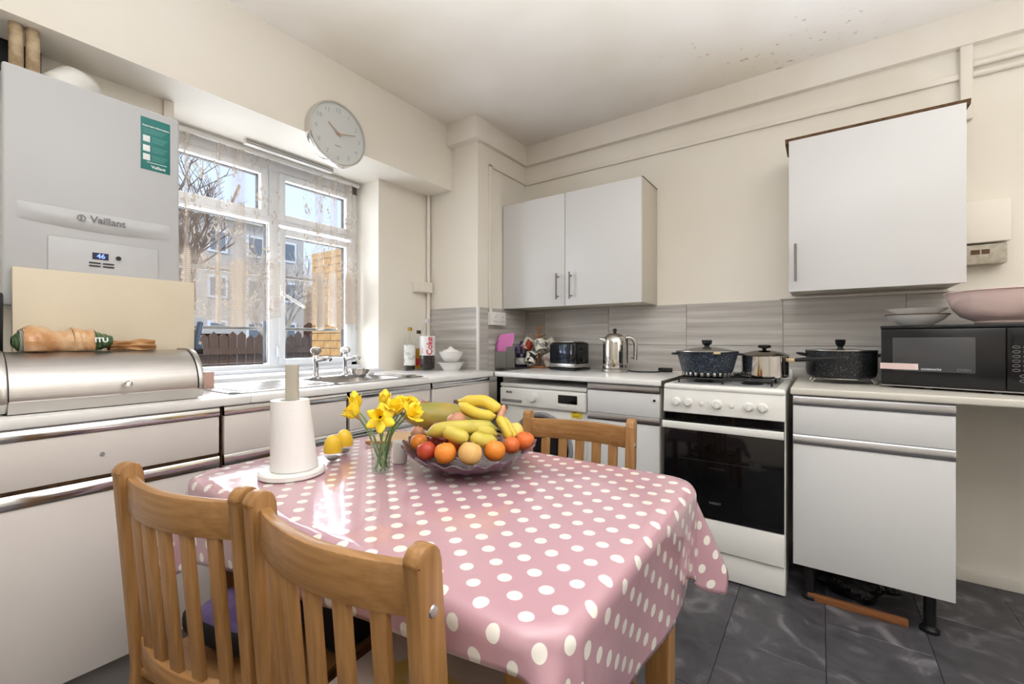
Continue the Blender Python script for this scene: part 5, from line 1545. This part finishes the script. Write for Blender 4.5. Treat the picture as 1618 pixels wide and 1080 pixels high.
def curtain(label, y0, y1, ztop, zbot, folds, hem_fn):
    # folds: (centre 0..1, half-width, depth) places where the net doubles up
    NU, NV = 160, 40
    XC = XG + .085
    def off(u):
        o = .006 * math.sin(u * 46) + .004 * math.sin(u * 23 + 1)
        for c, w_, dp in folds:
            o += dp * math.exp(-((u - c) / w_) ** 2) * math.sin((u - c) / w_ * 3.2)
        return o
    acc = [0]
    for i in range(NU):
        a, b_ = i / NU, (i + 1) / NU
        acc.append(acc[-1] + math.hypot((y1 - y0) / NU, off(b_) - off(a)))
    def pos(u, v):
        zb = zbot + hem_fn(u)
        k = .35 + .65 * (1 - v)
        return (XC + off(u) * k, y0 + (y1 - y0) * u + .012 * (1 - v) * math.sin(u * 9), zb + (ztop - zb) * v)
    def uvf(u, v):
        return (acc[int(round(u * NU))] * 1.6, v * (ztop - zbot))
    b = MB().grid(pos, NU, NV, uvf)
    o = b.obj('net_curtain', 'lace', smooth=80)
    me = o.data
    att = me.attributes.new('gather', 'FLOAT', 'POINT')
    for i, vtx in enumerate(me.vertices):
        u = (vtx.co.y + o.location.y - y0) / (y1 - y0)
        g = .9
        for c, w_, dp in folds:
            g += 2.6 * math.exp(-((u - c) / (w_ * .75)) ** 2)
        att.data[i].value = g
    return tag(o, label, 'curtain', 'lace net curtains')
curtain('lace net curtain over the left half of the window, by the boiler', .72, 1.245, 2.085, 1.165,
        [(.60, .075, .03), (.42, .02, .012), (.16, .025, .012)], lambda u: .05 * math.sin(u * 8) * .5 + .02 * u)
curtain('lace net curtain over the right half of the window, bunched to the right', 1.38, 1.745, 2.085, 1.145,
        [(.28, .07, .03), (.55, .06, .03), (.85, .10, .03)], lambda u: .022 * math.sin(u * 17) + .02)
tag(MB().box((XG + .075, .72, 2.080), (XG + .095, 1.76, 2.098), bev=.003).obj('curtain_wire', 'white_plastic'), 'thin white rod carrying the net curtains', 'curtain rod')
t = thing('curtain_rail', 'short white grooved curtain rail fixed under the beam', 'curtain rail', (XG + .16, 1.28, SOF - .03))
MB().box((XG + .145, 1.03, SOF - .026), (XG + .175, 1.52, SOF - .001), bev=.002).obj('rail', 'white_plastic', t)
for zz in (.006, .016):
    MB().box((XG + .1745, 1.032, SOF - .001 - zz - .0025), (XG + .1762, 1.518, SOF - .001 - zz)).obj('groove', 'text_dark', t)

# ---------------------------------------------------------------- outside the window
GZ = -.35
mat('grass', (112, 116, 84), .9, noise=(3, (136, 122, 92)))
struct(MB().box((-60, -30, GZ - .3), (-2.75, 60, GZ)).obj('ground_outside', 'grass', local=True))
wood('fence_wood', (122, 96, 78), (96, 74, 60))
fx = -6.2
fe = thing('garden_fence', 'brown paling fence across the garden outside the window', 'fence', (fx, 3.2, GZ))
pal = None
rn = random.Random(5)
for i in range(46):
    y = 1.0 + i * .108
    if pal is None:
        pal = MB().prism([(-.048, 0), (.048, 0), (.048, 1.50), (0, 1.55), (-.048, 1.50)], 0, -.009, .009).obj('pale', 'fence_wood', fe, **L, smooth=0)
        o = pal
    else:
        o = bpy.data.objects.new('pale', pal.data); COL.objects.link(o); o.parent = fe
    o.location = (0, y - 3.2, rn.uniform(-.05, .03))
for zz in (.45, 1.25):
    MB().box((fx + .012, .9, GZ + zz), (fx + .05, 6.0, GZ + zz + .08)).obj('rail', 'fence_wood', fe)
sh = thing('garden_shed', 'reddish brown garden shed with pale roof edge behind the fence', 'shed', (-7.6, 1.9, GZ))
mat('shed_wood', (150, 104, 82), .8, noise=(2, (128, 86, 66)), stretch=(1, 1, 30))
MB().box((-8.4, 1.15, GZ), (-6.9, 2.75, GZ + 1.52)).obj('wall', 'shed_wood', sh, smooth=0)
MB().box((-8.5, 1.05, GZ + 1.52), (-6.82, 2.85, GZ + 1.60)).obj('roof', mat('roof_pale', (214, 208, 200), .7), sh)

# yellow brick wing of the next house
mat('brick_yellow', (214, 172, 116), .85, noise=(20, (196, 150, 96)))
mat('mortar', (196, 182, 160), .9)
bw = struct(MB().box((-4.30, 2.50, GZ), (-2.95, 2.75, 1.95)).obj('wall_outside', 'mortar', local=True))
bme = None
row = 0
z = GZ
while z < 1.90:
    x = -4.30 - (.1125 if row % 2 else 0)
    while x < -2.98:
        a, b_ = max(x, -4.30), min(x + .215, -2.95)
        if b_ - a > .04:
            if abs(b_ - a - .215) < 1e-6:
                if bme is None:
                    o = MB().box((-.1075, -.012, 0), (.1075, .02, .065)).obj('brick', 'brick_yellow', bw, **L, smooth=0); bme = o.data
                else:
                    o = bpy.data.objects.new('brick', bme); COL.objects.link(o); o.parent = bw
            else:
                o = MB().box((-(b_ - a) / 2, -.012, 0), ((b_ - a) / 2, .02, .065)).obj('brick', 'brick_yellow', bw, **L, smooth=0)
            o.location = ((a + b_) / 2, 2.50, z + .005)
        x += .225
    z += .075; row += 1

def far_building(label, x, y0, y1, h, mw, nrow, ncol, wz, z0):
    t = thing('apartment_building', label, 'building', (x, (y0 + y1) / 2, GZ))
    MB().box((x - 6, y0, GZ), (x, y1, h)).obj('wall', mw, t, smooth=0)
    MB().box((x - 6.2, y0 - .2, h), (x + .2, y1 + .2, h + .3)).obj('roof_edge', 'roof_pale', t)
    dy = (y1 - y0) / ncol
    for r_ in range(nrow):
        for c_ in range(ncol):
            yy = y0 + dy * (c_ + .25); zz = z0 + r_ * wz
            f = MB().box((x - .02, yy, zz), (x + .05, yy + dy * .5, zz + wz * .5)).obj('window', 'upvc', t, smooth=0)
            MB().box((x + .045, yy + .12, zz + .12), (x + .06, yy + dy * .5 - .12, zz + wz * .5 - .12)).obj('pane', mat_far, f, smooth=0)
mat_far = mat('far_pane', (120, 128, 138), .15)
far_building('pale concrete apartment block far behind the fence', -26, 7.0, 14.5, 7.5, mat('concrete', (196, 188, 182), .8), 3, 4, 2.4, .9)
far_building('brown brick house far away seen through the right window half', -24, 16.2, 24, 4.4, mat('brick_far', (170, 120, 92), .85, noise=(4, (146, 100, 76))), 2, 3, 2.2, .5)
mat('bark', (128, 104, 88), .9, noise=(8, (98, 78, 66)))
mat('bark_pale', (206, 196, 184), .8, noise=(8, (150, 138, 126)))
def tree(label, base, h, m, seed, spread=.5):
    rnd = random.Random(seed)
    t = thing('bare_tree', label, 'tree', base)
    tr_ = MB(); br = MB()
    def grow(p, d, ln, r, lv, b):
        q = p + d * ln * .5 + Vector((rnd.uniform(-.05, .05), rnd.uniform(-.05, .05), 0)) * ln
        e = p + d * ln
        b.tube([p, q, e], [r, r * .85, r * .65], 6 if lv < 2 else 4, caps=False)
        if lv >= 5: return
        for k in range(3 if lv else 4):
            nd = (d + Vector((rnd.uniform(-1, 1), rnd.uniform(-1, 1), rnd.uniform(-.1, .5))) * (spread + .12 * lv)).normalized()
            grow(p.lerp(e, rnd.uniform(.6, 1)), nd, ln * rnd.uniform(.55, .8), r * .55, lv + 1, br)
    grow(Vector(base), Vector((.03, .02, 1)).normalized(), h * .36, h * .02, 0, tr_)
    tr_.obj('trunk', m, t, smooth=60); br.obj('branches', m, t, smooth=60)
tree('bare brown tree rising over the fence behind the left curtain', (-10.5, 3.2, GZ), 6.0, 'bark', 3)
tree('slender pale birch in front of the fence near the window mullion', (-5.6, 2.75, GZ), 3.0, 'bark_pale', 8, .4)
tree('bare brown tree beyond the right half of the window', (-11.0, 8.0, GZ), 5.5, 'bark', 12)
tree('tall bare tree far off behind the sheds', (-16, 5.2, GZ), 7.0, 'bark', 21)

# ---------------------------------------------------------------- made-up cans round the added bounce lights, out of view
for k, (lp, en, aim) in enumerate(BOUNCE_LIGHTS):
    x, y, z = lp
    t = thing('bounce_light_can', ['added white can round the bounce fill light behind the camera', 'added white can round the bounce fill light right of the picture'][k], 'fill_light', (x, y, 0))
    MB().lathe([(0, 0), (.15, 0), (.155, .01), (.15, .02), (0, .02)], (x, y, 0), 40).obj('base', 'white_plastic', t)
    MB().lathe([(.140, .02), (.145, z + .03), (.140, z + .03), (.135, .025)], (x, y, 0), 40).obj('can', 'white_plastic', t)
    MB().lathe([(0, z - .02), (.134, z - .02), (.134, z - .01), (0, z - .01)], (x, y, 0), 40).obj('reflector', 'white_enamel', t)
